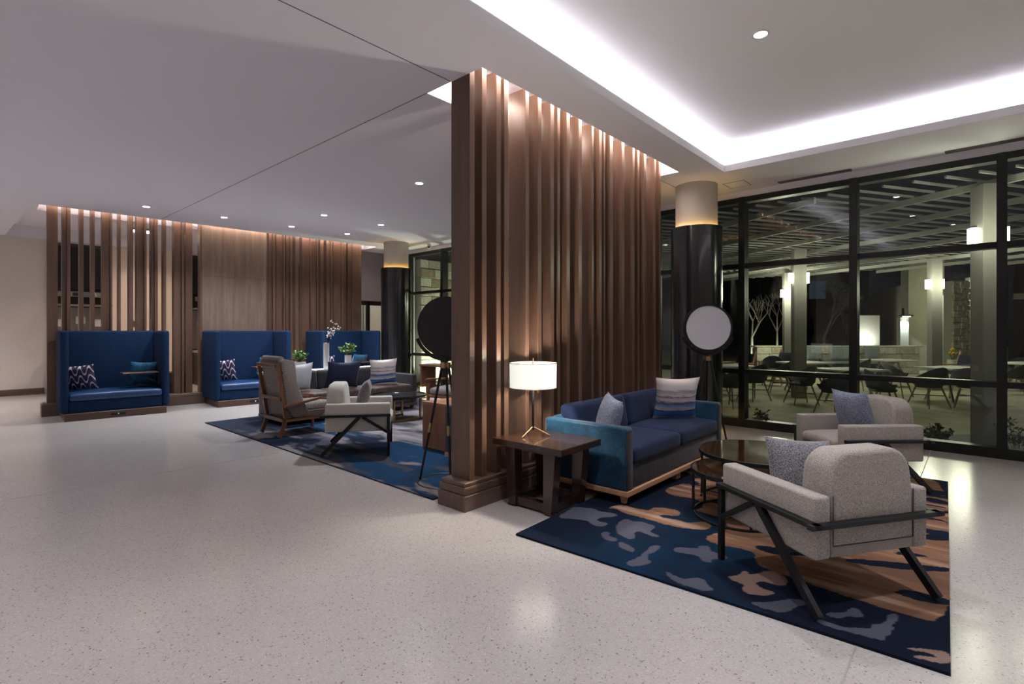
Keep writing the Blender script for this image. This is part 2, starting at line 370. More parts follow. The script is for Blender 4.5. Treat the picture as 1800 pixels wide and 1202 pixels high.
# cove tray: lip, trough behind it, set-back wall, raised ceiling
cx0, cy1, dl, ZT = -2.5, 7.03, 0.20, 3.90
bm = new_bm(); big = [(cx0 - dl, -2.6 - dl), (3.6 + dl, -2.6 - dl), (3.6 + dl, cy1 + dl), (cx0 - dl, cy1 + dl)]
upstand(bm, COVE, CEIL, CEIL + 0.085)
n4 = 4
for i in range(n4):
    a, b_, c, d = COVE[i], COVE[(i + 1) % 4], big[(i + 1) % 4], big[i]
    k = 0.10 / dl
    a2_ = (a[0] + (d[0] - a[0]) * k, a[1] + (d[1] - a[1]) * k); b2_ = (b_[0] + (c[0] - b_[0]) * k, b_[1] + (c[1] - b_[1]) * k)
    z2 = CEIL + 0.085
    bm.faces.new([bm.verts.new((*p, z2)) for p in (a, b_)] + [bm.verts.new((*p, z2)) for p in (b2_, a2_)][::1])
    bm.faces.new([bm.verts.new((*a2_, z2)), bm.verts.new((*b2_, z2)), bm.verts.new((*b2_, CEIL + 0.02)), bm.verts.new((*a2_, CEIL + 0.02))])
    bm.faces.new([bm.verts.new((*a2_, CEIL + 0.02)), bm.verts.new((*b2_, CEIL + 0.02)), bm.verts.new((*c, CEIL + 0.02)), bm.verts.new((*d, CEIL + 0.02))])
    bm.faces.new([bm.verts.new((*d, CEIL + 0.02)), bm.verts.new((*c, CEIL + 0.02)), bm.verts.new((*c, ZT)), bm.verts.new((*d, ZT))])
bm.faces.new([bm.verts.new((x, y, ZT)) for x, y in big])
obj('cove_tray', bm, M['cove'], ce, 0)
# ceiling joints
for (x0, x1, y0, y1) in ((-11.6, -3.633, 2.940, 2.948), (-3.315, -3.307, -4.0, 2.948), (-3.302, -3.294, 6.63, 8.1)):
    obj('ceiling_joint', box(x0, x1, y0, y1, CEIL - 0.0015, CEIL + 0.003), M['joint'], ce, 0)
# walls
struct('wall_far', box(RX0 - 0.2, RX0, RY0, RY1, 0, 3.9), M['wall'], smooth=0)
struct('wall_right', box(RX1, RX1 + 0.2, RY0, 8.2, 0, 3.9), M['wall'], smooth=0)
struct('wall_behind', box(RX0, RX1, RY0 - 0.2, RY0, 0, 3.9), M['wall'], smooth=0)
bm = new_bm(); bx(bm, RX0, -12.9, 9.55, 9.75, 0, 3.9); struct('wall_back', bm, M['wall'], smooth=0)
bm = new_bm()
bx(bm, -13.05, -12.9, 7.75, 9.6, 2.30, 3.9); bx(bm, -13.05, -12.9, 9.05, 9.6, 0, 2.30)
struct('wall_end', bm, plain('wall_lilac', (0.58, 0.56, 0.60), 0.8), smooth=0)
bm = new_bm(); prism(bm, [(-13.0, 9.05), (-11.25, 8.52), (-11.25, 8.70), (-13.0, 9.25)], 0, CEIL); struct('wall_corner', bm, M['ceiling'], smooth=0)
prm = new_bm(); prism(prm, [(-12.1, 8.5), (3.3, 8.0), (3.3, 8.25), (-12.1, 8.8)], 3.455, CEIL); struct('wall_window_head', prm, M['ceiling'], smooth=0)
struct('baseboard_far', box(RX0, RX0 + 0.02, RY0, 1.80, 0, 0.14), M['slat_y'], smooth=0)
# glazed door at the end of the lobby
d1 = bpy.data.objects.new('door_1', None); COL.objects.link(d1); d1['kind'] = 'structure'; d1.location = (-12.95, 7.9, 0)
for y0, y1, z0, z1 in ((-0.14, -0.04, 0, 2.29), (0.42, 0.50, 0, 2.29), (1.05, 1.14, 0, 2.29), (-0.04, 1.05, 2.17, 2.29)):
    obj('door_frame', box(-0.05, 0.05, y0, y1, z0, z1), M['frame'], d1, 0)
for y0, y1 in ((-0.04, 0.42), (0.50, 1.05)):
    obj('door_pane', box(-0.008, 0.008, y0, y1, 0.02, 2.17), M['glass'], d1, 0)
struct('wall_lit_beyond', box(-15.2, -15.0, 7.9, 9.5, 0, 3.0), plain('pale_blue_wall', (0.45, 0.55, 0.68), 0.8), smooth=0)

# ------------------------------------------------------------------ glazing along the patio
wdir = Vector((WIN_A[0] - WIN_B[0], WIN_A[1] - WIN_B[1], 0)).normalized(); w_rz = math.atan2(wdir.y, wdir.x)
win = bpy.data.objects.new('window_1', None); COL.objects.link(win); win['kind'] = 'structure'
win.location = (-2.644, win_y(-2.644), 0); win.rotation_euler = (0, 0, w_rz)
MS = 1.43; K0, K1 = -6, 4
X_0, X_1 = K0 * MS, K1 * MS
for k in range(K0, K1 + 1):
    obj('mullion', box(k * MS - 0.045, k * MS + 0.045, -0.09, 0.09, 0, 3.46, 0.004, 1), M['frame'], win, 0)
for z0, z1 in ((0.0, 0.12), (0.80, 0.87), (2.39, 2.46), (3.38, 3.46)):
    obj('transom', box(X_0, X_1, -0.075 - 0.012 * (z0 == 0), 0.075, z0, z1, 0.004, 1), M['frame'], win, 0)
pane_me = {}
for k in range(K0, K1):
    for z0, z1 in ((0.12, 0.80), (0.87, 2.39), (2.46, 3.38)):
        if z0 not in pane_me: pane_me[z0] = box(0.045, MS - 0.045, -0.006, 0.006, z0, z1); o = obj('pane', pane_me[z0], M['glass'], win, 0); pane_me[z0] = o.data
        else: o = obj('pane', pane_me[z0], None, win, 0)
        o.location = (k * MS, 0, 0)
# slot diffusers and access hatch in the ceiling
for xa, xb, lab in ((-2.1, -1.22, 'dark linear air slot over the window beside the column'), (-0.28, 2.0, 'long linear air slot over the window at the right edge')):
    t = thing('air_slot', lab, 'vent', ((xa + xb) / 2, win_y((xa + xb) / 2) - 0.19, CEIL), w_rz, 'linear air slots')
    L = (xb - xa) / 2
    for yy in (-0.04, 0.0, 0.04): obj('slot_blade', box(-L, L, yy - 0.005, yy + 0.005, -0.012, 0.0), M['post'], t, 0)
    obj('slot_void', box(-L, L, -0.045, 0.045, -0.004, 0.0), M['joint'], t, 0)
t = thing('access_hatch', 'square access hatch in the ceiling near the column', 'hatch', (-2.57, 7.745, CEIL))
obj('hatch_door', box(-0.135, 0.135, -0.15, 0.15, -0.004, 0.0), M['ceiling'], t, 0)
fb = new_bm()
for a in ((-0.147, 0.147, -0.163, -0.155), (-0.147, 0.147, 0.155, 0.163), (-0.147, -0.140, -0.155, 0.155), (0.140, 0.147, -0.155, 0.155)): bx(fb, *a, -0.003, 0)
obj('hatch_frame', fb, M['joint'], t, 0)

# ------------------------------------------------------------------ strip lights
def strip(label, x0, x1, y0, y1, z, mat, rz=0, loc=None, down=True):
    o = obj('strip_light', box(x0, x1, y0, y1, z, z + 0.015), mat, None, 0)
    if loc: o.location = loc; o.rotation_euler = (0, 0, rz)
    return tag(o, label, 'light', 'hidden strip lights')
strip('white light strip in the slot above the near slat screen, lounge side', -3.03, -2.97, 3.0, 6.58, CEIL + 0.18, M['led'])
strip('white light strip in the slot above the near slat screen, booth side', -3.60, -3.54, 3.0, 6.58, CEIL + 0.18, M['led'])
strip('white light strip in the slot above the back slat screen', 0.02, 0.08, 0.05, 6.2, CEIL + 0.18, M['led'], B_RZ, (BO.x, BO.y, 0))
zc = CEIL + 0.03
strip('cove light strip hidden above the sofa side of the ceiling tray', cx0 - 0.17, cx0 - 0.13, -2.5, 7.1, zc, M['led_cove'])
strip('cove light strip hidden along the window side of the ceiling tray', cx0, 3.6, cy1 + 0.13, cy1 + 0.17, zc, M['led_cove'])
strip('cove light strip hidden along the right side of the ceiling tray', 3.73, 3.77, -2.5, 7.1, zc, M['led_cove'])

# ------------------------------------------------------------------ downlights
def downlight(x, y, z, label, watts=DOWN_W, col=COOL, ang=100, group='recessed ceiling downlights', aim=None):
    t = thing('downlight', label, 'downlight', (x, y, z), 0, group)
    b1 = new_bm(); lathe(b1, [(0.052, 0.0), (0.052, -0.006), (0.068, -0.006), (0.068, 0.0)], 24, close=True); obj('trim_ring', b1, M['plaque'], t)
    b2 = new_bm(); lathe(b2, [(0.05, -0.003), (0.0, -0.003)], 20); obj('lens', b2, M['lens'], t)
    ld = bpy.data.lights.new('downlight_beam', 'SPOT'); ld.energy = watts; ld.color = col; ld.spot_size = math.radians(ang); ld.spot_blend = 0.8; ld.shadow_soft_size = 0.05
    lo = bpy.data.objects.new('downlight_beam', ld); COL.objects.link(lo); lo.parent = t; lo.location = (0, 0, -0.02)
    if aim: lo.rotation_euler = Vector(aim).to_track_quat('-Z', 'Y').to_euler()
    return t
DL = [(-10.50, 2.475, 'recessed downlight in front of the leftmost booth'), (-10.42, 3.67, 'recessed downlight above the gap between left and middle booths'),
      (-8.86, 4.81, 'recessed downlight above the dark sofa'), (-10.32, 4.90, 'recessed downlight above the middle booth'),
      (-5.93, 4.67, 'recessed downlight just left of the near slat screen'), (-8.83, 6.0, 'recessed downlight above the far end of the dark sofa'),
      (-10.21, 6.08, 'recessed downlight above the booth beside the black column')]
for x, y, lb in DL: downlight(x, y, CEIL, lb, DOWN_W * (1.25 if x < -10 else 2.6), (0.93, 0.95, 1.0), 115)
hx, hy = floor_at(1337, 60, ZT)
downlight(hx, hy, ZT, 'round downlight in the raised tray ceiling', DOWN_W * 1.3)
OFFV = 'recessed downlight added out of view to brighten the lobby'  # invented fixtures, added outside the frame to raise the lobby's light level
for x, y in ((0.9, 3.4), (2.4, 5.4), (-1.4, 2.4), (1.2, 0.4), (-0.9, 0.6)): downlight(x, y, ZT, OFFV, DOWN_W * 1.1, group='added downlights out of view')
for x, y in ((-3.6, -1.2), (-5.6, -1.3), (-8.0, -1.3), (-10.4, -0.75), (-13.2, -0.9), (-14.8, -0.6), (-6.4, -3.2), (-10.0, -3.2)): downlight(x, y, CEIL, OFFV, DOWN_W * (2.3 if x < -12 else 1.3), group='added downlights out of view')
for x, y in ((-13.6, 2.3), (-13.6, 4.2), (-13.6, 6.2), (-14.9, 3.7), (-14.2, 8.4)): downlight(x, y, 3.82, 'recessed warm downlight in the ceiling behind the back screen', DOWN_W, WARM, 120, 'downlights behind the back screen')

# ================================================================== SLAT SCREENS
SA = thing('slat_screen', 'tall dark walnut slat screen standing behind the blue velvet sofa', 'screen', (-3.205, 2.848, 0))
A0 = 2.848
Y_A = [2.95, 3.106, 3.268, 3.409, 3.674, 3.836, 4.033, 4.198, 4.298, 4.51, 4.779, 4.908, 5.063, 5.153, 5.392, 5.65, 5.798, 5.937, 6.221, 6.374]
T_A = [.056, .056, .056, .06, .05, .055, .055, .045, .055, .06, .044, .05, .034, .07, .06, .05, .05, .06, .04, .056]
for i, (y, tk) in enumerate(zip(Y_A, T_A)):
    xo = 0.115 if i % 3 != 1 else 0.100
    if i in (3, 7, 12): xo = 0.075
    obj('slat', box(-0.112, xo, y - A0, y - A0 + tk, 0.215, CEIL + 0.14, 0.002, 1), M['slat'], SA, 0)
bl = 3.66
obj('plinth', box(-0.168, 0.168, 0.0, bl, 0.0, 0.125, 0.004, 1), M['slat_y'], SA, 0)
obj('plinth_cap', box(-0.145, 0.145, 0.02, bl - 0.02, 0.190, 0.222, 0.004, 1), M['slat_y'], SA, 0)
obj('plinth_moulding', box(-0.160, 0.160, 0.008, bl - 0.008, 0.125, 0.190, 0.012, 2), M['slat_y'], SA, 0)

SB = thing('slat_screen', 'wide walnut slat screen with a solid centre panel behind the blue booths', 'screen', (BO.x, BO.y, 0), B_RZ)
B_SP = [(.10,.24,'f'),(.29,.35,'r'),(.35,.40,'f'),(.51,.57,'f'),(.66,.72,'f'),(.82,.93,'r'),(.93,.96,'f'),(1.04,1.08,'f'),(1.19,1.26,'f'),(1.31,1.42,'r'),(1.42,1.46,'f'),(1.53,1.58,'r'),(1.58,1.63,'f'),(1.71,1.76,'f'),(1.89,2.01,'r'),(2.01,2.05,'f'),(2.08,2.20,'r'),(2.31,2.35,'f'),
        (3.61,3.68,'r'),(3.68,3.73,'f'),(3.76,3.90,'r'),(3.90,3.93,'f'),(3.97,4.04,'r'),(4.04,4.09,'f'),(4.15,4.23,'f'),(4.32,4.49,'r'),(4.49,4.51,'f'),(4.51,4.64,'r'),(4.64,4.67,'f'),(4.73,4.82,'r'),(4.88,4.97,'r'),(4.97,5.01,'f'),(5.04,5.23,'r'),(5.23,5.26,'f'),(5.26,5.37,'r'),(5.40,5.50,'r'),(5.50,5.55,'f'),(5.55,5.76,'r')]
sk = 1.035
for a, b_, k in B_SP:
    a, b_ = a * sk, b_ * sk
    d0, d1_ = (-0.17, 0.0) if k == 'f' else (-0.22, -0.05)
    obj('slat', box(d0, d1_, a, b_ - 0.004, 0.215, CEIL + 0.14, 0.002, 1), M['slat'], SB, 0)
p0, p1 = 2.35 * sk, 3.55 * sk
for z0, z1 in ((0.215, 1.45), (1.454, 2.555), (2.559, CEIL + 0.14)):
    obj('panel', box(-0.16, -0.012, p0, p1, z0, z1, 0.002, 1), M['panel'], SB, 0)
obj('plinth', box(-0.25, 0.05, 0.03, 6.05, 0.0, 0.20, 0.004, 1), M['slat_y'], SB, 0)
obj('plinth_cap', box(-0.235, 0.035, 0.045, 6.04, 0.20, 0.222, 0.006, 1), M['slat_y'], SB, 0)

# ================================================================== COLUMNS
def column(x, y, lab):
    t = thing('column', lab, 'column', (x, y, 0))
    b1 = new_bm(); tube(b1, (0, 0, 0), (0, 0, CEIL), 0.29, 0.29, 48); obj('plaster_core', b1, M['core'], t)
    b2 = new_bm(); lathe(b2, [(0.355, 0.19), (0.355, 2.93), (0.34, 2.93), (0.34, 0.19)], 64, close=True); obj('black_sleeve', b2, M['blackgloss'], t)
    b3 = new_bm(); lathe(b3, [(0.338, 2.885), (0.338, 2.90), (0.322, 2.90), (0.322, 2.885)], 40, close=True); obj('amber_strip', b3, M['led_amber'], t)
    b4 = new_bm(); lathe(b4, [(0.338, 0.24), (0.338, 0.255), (0.322, 0.255), (0.322, 0.24)], 40, close=True); obj('amber_strip', b4, M['led_amber'], t)
column(-3.05, 7.46, 'round column with glossy black sleeve beside the disc floor lamp and window')
column(-10.39, 7.49, 'far round column with black sleeve at the end of the booths')

# ================================================================== RUGS
def vnoise(x, y, seed):
    rs = np.random.RandomState(seed); T = rs.rand(256, 256)
    xi = np.floor(x).astype(int); yi = np.floor(y).astype(int); fx = x - xi; fy = y - yi
    fx = fx * fx * (3 - 2 * fx); fy = fy * fy * (3 - 2 * fy)
    g = lambda a, b_: T[(a % 256), (b_ % 256)]
    return (g(xi, yi) * (1 - fx) + g(xi + 1, yi) * fx) * (1 - fy) + (g(xi, yi + 1) * (1 - fx) + g(xi + 1, yi + 1) * fx) * fy
def fbm(x, y, seed, o=4):
    s_, a, t = 0, 1.0, 0
    for k in range(o): s_ = s_ + a * vnoise(x * 2 ** k, y * 2 ** k, seed + k); t += a; a *= 0.5
    return s_ / t
def inside(X, Y, poly):
    c = np.zeros(X.shape, bool); n = len(poly)
    for i in range(n):
        x1, y1 = poly[i]; x2, y2 = poly[(i + 1) % n]
        if y1 == y2: continue
        k = ((y1 > Y) != (y2 > Y)) & (X < (x2 - x1) * (Y - y1) / (y2 - y1) + x1); c ^= k
    return c
def rug(name, label, loc, rz, W_, L_, step, colour, rough_n=420):
    nx, ny = int(W_ / step) + 1, int(L_ / step) + 1
    xs, ys = np.linspace(0, W_, nx), np.linspace(0, L_, ny); GX, GY = np.meshgrid(xs, ys)
    h = 0.014
    v = np.stack([GX.ravel(), GY.ravel(), np.full(GX.size, h)], 1)
    idx = np.arange(nx * ny).reshape(ny, nx)
    q = np.stack([idx[:-1, :-1].ravel(), idx[:-1, 1:].ravel(), idx[1:, 1:].ravel(), idx[1:, :-1].ravel()], 1)
    n0 = len(v); cor = np.array([[0, 0, 0], [W_, 0, 0], [W_, L_, 0], [0, L_, 0]]); v = np.vstack([v, cor])
    tc = [idx[0, 0], idx[0, -1], idx[-1, -1], idx[-1, 0]]
    faces = q.tolist()
    edges = [list(idx[0, :]), list(idx[:, -1]), list(idx[-1, ::-1]), list(idx[::-1, 0])]
    for k in range(4): faces.append([n0 + k, n0 + (k + 1) % 4] + [int(i) for i in edges[k][::-1]])
    me = bpy.data.meshes.new(name); me.from_pydata(v.tolist(), [], faces)
    c, s_ = math.cos(rz), math.sin(rz)
    WX, WY = loc[0] + c * GX - s_ * GY, loc[1] + s_ * GX + c * GY
    rgb = colour(WX, WY).reshape(-1, 3); rgb = np.vstack([rgb, np.tile([[0.01, 0.012, 0.02]], (4, 1))])
    at = me.color_attributes.new('pile', 'FLOAT_COLOR', 'POINT')
    at.data.foreach_set('color', np.hstack([rgb, np.ones((len(rgb), 1))]).astype(np.float32).ravel())
    m, nt, b = nodes(name + '_pile'); ca = nt.nodes.new('ShaderNodeVertexColor'); ca.layer_name = 'pile'
    f = noise(nt, coord(nt), rough_n, 2); mx = nt.nodes.new('ShaderNodeMix'); mx.data_type = 'RGBA'; mx.blend_type = 'MULTIPLY'; mx.inputs[0].default_value = 1
    lk(nt, ca.outputs[0], mx.inputs[6]); lk(nt, ramp(nt, f, [(0.3, (0.72,) * 3), (0.7, (1.1,) * 3)]), mx.inputs[7]); lk(nt, mx.outputs[2], b.inputs['Base Color'])
    b.inputs['Roughness'].default_value = 0.95; b.inputs['Specular IOR Level'].default_value = 0.1; b.inputs['Sheen Weight'].default_value = 0.0
    bump(nt, b, f, 0.4, 0.004)
    o = obj(name, me, m, None, 0); o.location = (loc[0], loc[1], 0.0); o.rotation_euler = (0, 0, rz)
    return tag(o, label, 'rug')
def zpoly(z):
    for _ in range(2):                      # Chaikin: round the corners of the outline
        z = [q for (a, b_) in zip(z, z[1:] + z[:1]) for q in ((.75 * a[0] + .25 * b_[0], .75 * a[1] + .25 * b_[1]), (.25 * a[0] + .75 * b_[0], .25 * a[1] + .75 * b_[1]))]
    return [floor_at(900 + x / 2.25, 820 + y / 2.25) for x, y in z]
GREY = [[(180,205),(225,180),(240,165),(330,172),(345,185),(410,192),(418,203),(340,210),(335,222),(385,232),(365,245),(320,240),(300,218),(200,212)],
 [(410,245),(425,225),(455,212),(480,225),(500,222),(565,240),(568,252),(540,262),(590,285),(560,288),(515,265),(480,265),(490,290),(470,297),(430,280),(415,268)],
 [(345,275),(365,262),(395,270),(380,282),(420,295),(415,305),(370,300)], [(415,308),(440,305),(490,335),(480,350),(430,330)],
 [(450,385),(500,370),(525,345),(555,318),(590,320),(570,345),(545,352),(530,375),(555,385),(540,395),(465,405)],
 [(635,335),(660,325),(730,335),(745,320),(785,322),(780,345),(850,358),(850,378),(795,375),(785,390),(745,380),(740,360),(650,348)],
 [(605,428),(620,427),(680,460),(720,445),(760,455),(775,480),(805,495),(760,502),(680,480),(620,450)],
 [(940,545),(1000,548),(1090,535),(1110,530),(1170,545),(1165,558),(1120,565),(1090,590),(1040,585),(960,560)],
 [(1235,600),(1250,585),(1310,590),(1330,568),(1370,572),(1395,598),(1380,607),(1330,600),(1300,612)],
 [(1185,610),(1230,620),(1330,650),(1415,650),(1430,635),(1475,630),(1485,595),(1520,590),(1525,605),(1505,650),(1480,700),(1420,690),(1330,665),(1220,635)]]
PINK = [[(845,445),(895,440),(910,422),(935,425),(945,440),(1020,418),(1065,432),(1100,470),(1060,485),(1000,462),(960,465),(985,490),(1035,505),(1030,520),(940,518),(910,498),(925,475),(885,465)],
 [(1550,725),(1620,730),(1740,748),(1740,800),(1640,775),(1590,770),(1600,755),(1690,770),(1660,750),(1600,740)]]
COPPER = [[(372,170),(430,155),(480,170),(545,182),(560,165),(640,175),(672,190),(650,205),(600,195),(580,205),(640,215),(700,230),(770,222),(790,240),(780,258),(720,255),(640,245),(570,225),(500,205),(440,190),(420,175)],
 [(755,295),(790,275),(840,265),(850,240),(840,212),(715,180),(760,170),(745,135),(620,120),(600,90),(740,60),(700,25),(560,5),(640,-40),(1760,-60),(1760,650),(1500,580),(1330,525),(1200,480),(1080,440),(985,405),(960,375),(965,350),(900,330),(820,318)]]
STREAK = [[(945,325),(1000,318),(1130,345),(1180,352),(1180,362),(1040,360)], [(1300,378),(1360,372),(1500,385),(1640,400),(1740,410),(1740,428),(1600,420),(1400,400)],
 [(1510,500),(1560,495),(1650,515),(1740,540),(1740,562),(1620,545),(1530,515)], [(1590,280),(1640,272),(1740,290),(1740,302),(1640,298)], [(1610,175),(1680,178),(1740,185),(1740,195),(1680,190)],
 [(1480,345),(1600,350),(1660,368),(1560,362)], [(1620,130),(1660,128),(1740,150),(1740,160),(1650,148)]]
def rug_one(X, Y):
    wx = X + 0.012 * (vnoise(X * 30, Y * 30, 3) - 0.5); wy = Y + 0.012 * (vnoise(X * 30, Y * 30, 9) - 0.5)
    navy = np.array([0.006, 0.010, 0.024]); blue = np.array([0.005, 0.026, 0.062])
    t = (np.clip((fbm(X * 1.6, Y * 1.6, 21) - 0.42) * 4, 0, 1) * np.clip((X + 2.25) / 0.7, 0.1, 1))[..., None]
    c = navy * (1 - t) + blue * t
    for k, p in enumerate(GREY):
        mk = inside(wx, wy, zpoly(p)); sh = 0.75 + 0.5 * fbm(X * 5, Y * 5, 40 + k)
        c[mk] = (np.array([0.085, 0.090, 0.120]) * sh[..., None])[mk]
    for p in PINK: mk = inside(wx, wy, zpoly(p)); c[mk] = (0.25, 0.165, 0.14)
    n1 = fbm(X * 0.9 + 2.5 * fbm(X * 2, Y * 2, 77), Y * 7.5, 52, 5); n2 = fbm(X * 1.6, Y * 15, 61, 4)
    tan = np.array([0.29, 0.155, 0.095]); tan2 = np.array([0.17, 0.092, 0.06]); pale = np.array([0.38, 0.26, 0.19])
    q = np.clip((n2 - 0.35) * 3, 0, 1)[..., None]; cc = tan2 * (1 - q) + tan * q
    cc = cc + (pale - cc) * np.clip((n2 - 0.62) * 8, 0, 1)[..., None]
    dark = (n1 > 0.60) | (n1 < 0.26)
    cc = np.where(dark[..., None] & (Y > 4.35)[..., None], navy * 1.3, cc)
    for p in COPPER: mk = inside(wx, wy, zpoly(p)); c[mk] = cc[mk]
    for p in STREAK: mk = inside(wx, wy, zpoly(p)); c[mk] = navy
    return c
RZ1 = math.atan2(0.08, 2.355)
rug('area_rug', 'navy and copper camouflage-patterned rug under the velvet sofa and two cream armchairs', (-2.437, 2.776), RZ1, 2.357, 3.62, 0.0085, rug_one)
def rug_two(X, Y):
    a = fbm(X * 0.8, Y * 1.2, 5, 5); n1 = fbm(X * 1.1 + 2 * fbm(X, Y, 31), Y * 4.5, 15, 5)
    navy = np.array([0.008, 0.014, 0.030]); blue = np.array([0.012, 0.050, 0.12]); grey = np.array([0.26, 0.24, 0.26]); slate = np.array([0.055, 0.060, 0.085])
    t = np.clip((a - 0.36) * 5, 0, 1)[..., None]; c = navy * (1 - t) + blue * t
    c = np.where((n1 > 0.60)[..., None], slate, c); far = np.clip((Y - 4.1) / 0.8 + (n1 - 0.5) * 4, 0, 1)[..., None]
    c = c * (1 - far) + grey * (0.75 + 0.5 * n1[..., None]) * far
    w_ = fbm(X * 1.3 + 3 * fbm(X * .8, Y * .8, 88), Y * 6.0, 91, 5); c = c + (grey * .8 - c) * np.clip((w_ - 0.60) * 14, 0, 1)[..., None]
    lf = np.clip((-7.3 - X) / 0.8, 0, 1)[..., None]; c = c * (1 - lf) + (navy * 1.4 + 0.02 * n1[..., None]) * lf
    return c
rug('area_rug', 'dark blue and grey abstract rug under the wing chair and pale armchair', (-9.02, 2.90), -0.004, 5.55, 4.0, 0.02, rug_two, 260)

# ================================================================== SEATING
def armchair(label, loc, rz, fab, group='angular black-framed armchairs'):
    t = thing('armchair', label, 'armchair', (*loc, 0.014), rz, group)
    for s in (-1, 1):
        obj('arm', box(min(s * .268, s * .37), max(s * .268, s * .37), -.36, .36, .28, .60, .018, 3), fab, t)
    obj('seat_base', box(-.255, .255, -.355, .35, .285, .37, .01, 2), fab, t)
    obj('seat_cushion', cushion(-.25, .25, -.16, .375, .355, .445, .03, .03), fab, t)
    # rounded back
    bm = new_bm(); pts = []; hw, r = .266, .125
    for k in range(9): a = PI - k * PI / 16; pts.append((-hw + r + r * math.cos(a), .815 - r + r * math.sin(a)))
    for k in range(9): a = PI / 2 - k * PI / 16; pts.append((hw - r + r * math.cos(a), .815 - r + r * math.sin(a)))
    pts += [(hw, .60), (hw, .33), (-hw, .33), (-hw, .60)]
    for (y0, y1) in ((-.365, -.13),):
        lo = [bm.verts.new((x, y0 + .02 * max(0, z - .6) / .2, z)) for x, z in pts]; hi = [bm.verts.new((x, y1 - 0.10 * (z - .36), z)) for x, z in pts]
        bm.faces.new(lo); bm.faces.new(hi[::-1])
        for i in range(len(pts)): bm.faces.new((lo[i], hi[i], hi[(i + 1) % len(pts)], lo[(i + 1) % len(pts)]))
    bevel_all(bm, .028, 3)
    obj('backrest', bm, fab, t, 50)
    obj('back_panel', box(-.268, .268, -.358, -.28, .285, .42, .012, 2), fab, t)
    fr = new_bm()
    for (x0, x1, y0, y1) in ((-.262, .262, -.3665, -.362), ): bx(fr, x0, x1, y0, y1, .345, .348)
    for x in (-.262, .262): bx(fr, x - .0015, x + .0015, -.3665, -.362, .345, .60)
    obj('back_seam', fr, M['joint'], t, 0)
    for s in (-1, 1):
        xo = s * .388
        b1 = new_bm(); bx(b1, min(s * .368, s * .412), max(s * .368, s * .412), -.405, .365, .452, .478, .002, 1); obj('side_rail', b1, M['black'], t, 0)
        b1 = new_bm(); bx(b1, xo - .016, xo + .016, .325, .357, 0, .455, .002, 1); obj('front_leg', b1, M['black'], t, 0)
        b1 = new_bm(); beam(b1, (xo, .02, .455), (xo, -.40, 0.021), .03, .042); obj('rear_leg', b1, M['black'], t, 0)
        b1 = new_bm(); beam(b1, (xo, .05, .45), (xo, .335, .268), .026, .03); obj('brace', b1, M['black'], t, 0)
    obj('back_rail', box(-.43, .43, -.405, -.366, .452, .478, .002, 1), M['black'], t, 0)
    b1 = new_bm(); bx(b1, -.40, .40, -.19, -.15, .258, .284); bx(b1, -.40, .40, .32, .36, .258, .284); obj('cross_bar', b1, M['black'], t, 0)
    return t
f1 = (-.835, .55)
c1 = (-.70, 3.46)
armchair('cream woven armchair seen from behind at the near end of the copper rug', c1, facing(*f1), M['cream'])
f2 = (-.72, -.69)
c2 = (-.86, 5.86)
armchair('cream woven armchair by the window holding a blue speckled pillow', c2, facing(*f2), M['cream'])
f3 = (.606, .795)
c3 = (-5.57, 3.50)
armchair('ivory armchair on the dark blue rug beside the wing chair', c3, facing(*f3), M['cream2'])

def sofa(name, label, loc, rz, L, arm_m, seat_m, back_m, front_m, base_m, mats_leg, D=.86, group=None, n=2):
    t = thing(name, label, 'sofa', (*loc, 0.0), rz, group); h = L / 2; zf = 0.014
    obj('base_rail', box(-h, h, -D / 2, D / 2, .085, .13, .004, 1), base_m, t, 0)
    for sx in (-1, 1):
        for sy in (-1, 1):
            b1 = new_bm(); x, y = sx * (h - .07), sy * (D / 2 - .07); bmesh.ops.create_cone(b1, cap_ends=True, segments=4, radius1=.024, radius2=.042, depth=.088 - zf, matrix=Matrix.Translation((x, y, .044 + zf / 2)) @ Matrix.Rotation(PI / 4, 4, 'Z'))
            obj('leg', b1, base_m, t, 0)
    b1 = new_bm(); bx(b1, -.05, .05, D / 2 - .1, D / 2 - .04, zf, .086); obj('leg', b1, base_m, t, 0)
    for s in (-1, 1):
        x0, x1 = sorted((s * (h - .11), s * h))
        obj('arm', box(x0, x1, -D / 2 + .005, D / 2 - .012, .13, .65, .022, 3), arm_m, t)
        obj('arm_front', box(x0 + .006, x1 - .006, D / 2 - .02, D / 2 - .006, .135, .63, .006, 2), front_m, t)
    obj('back', box(-h + .11, h - .11, -D / 2 + .005, -D / 2 + .15, .13, .66, .025, 3), arm_m, t)
    obj('seat_base', box(-h + .11, h - .11, -D / 2 + .15, D / 2 - .02, .13, .33, .012, 2), front_m, t)
    w_ = (L - .22) / n
    for k in range(n):
        x0 = -h + .11 + k * w_
        obj('seat_cushion', cushion(x0 + .003, x0 + w_ - .003, -D / 2 + .17, D / 2 - .005, .325, .465, .02, .035), seat_m, t)
        bm = cushion(x0 + .006, x0 + w_ - .006, 0, .34, 0, .17, .03, .045)
        bmesh.ops.transform(bm, matrix=Matrix.Translation((0, -D / 2 + .30, .455)) @ Matrix.Rotation(math.radians(100), 4, 'X') @ Matrix.Translation((0, 0, -.0)), verts=bm.verts[:])
        obj('back_cushion', bm, back_m, t)
    return t
sofa('sofa', 'blue velvet sofa on an oak base against the near slat screen', (-2.555, 4.86), facing(1, 0), 2.12, M['velvet'], M['velvet_dark'], M['velvet_dark'], M['charcoal'], M['oak'], 0)
sofa('sofa', 'slate blue sofa mostly hidden behind the near end of the slat screen', (-3.885, 4.80), facing(-1, 0), 2.12, M['greyblue'], M['greyblue'], M['greyblue'], M['greyblue'], M['oak'], 0)
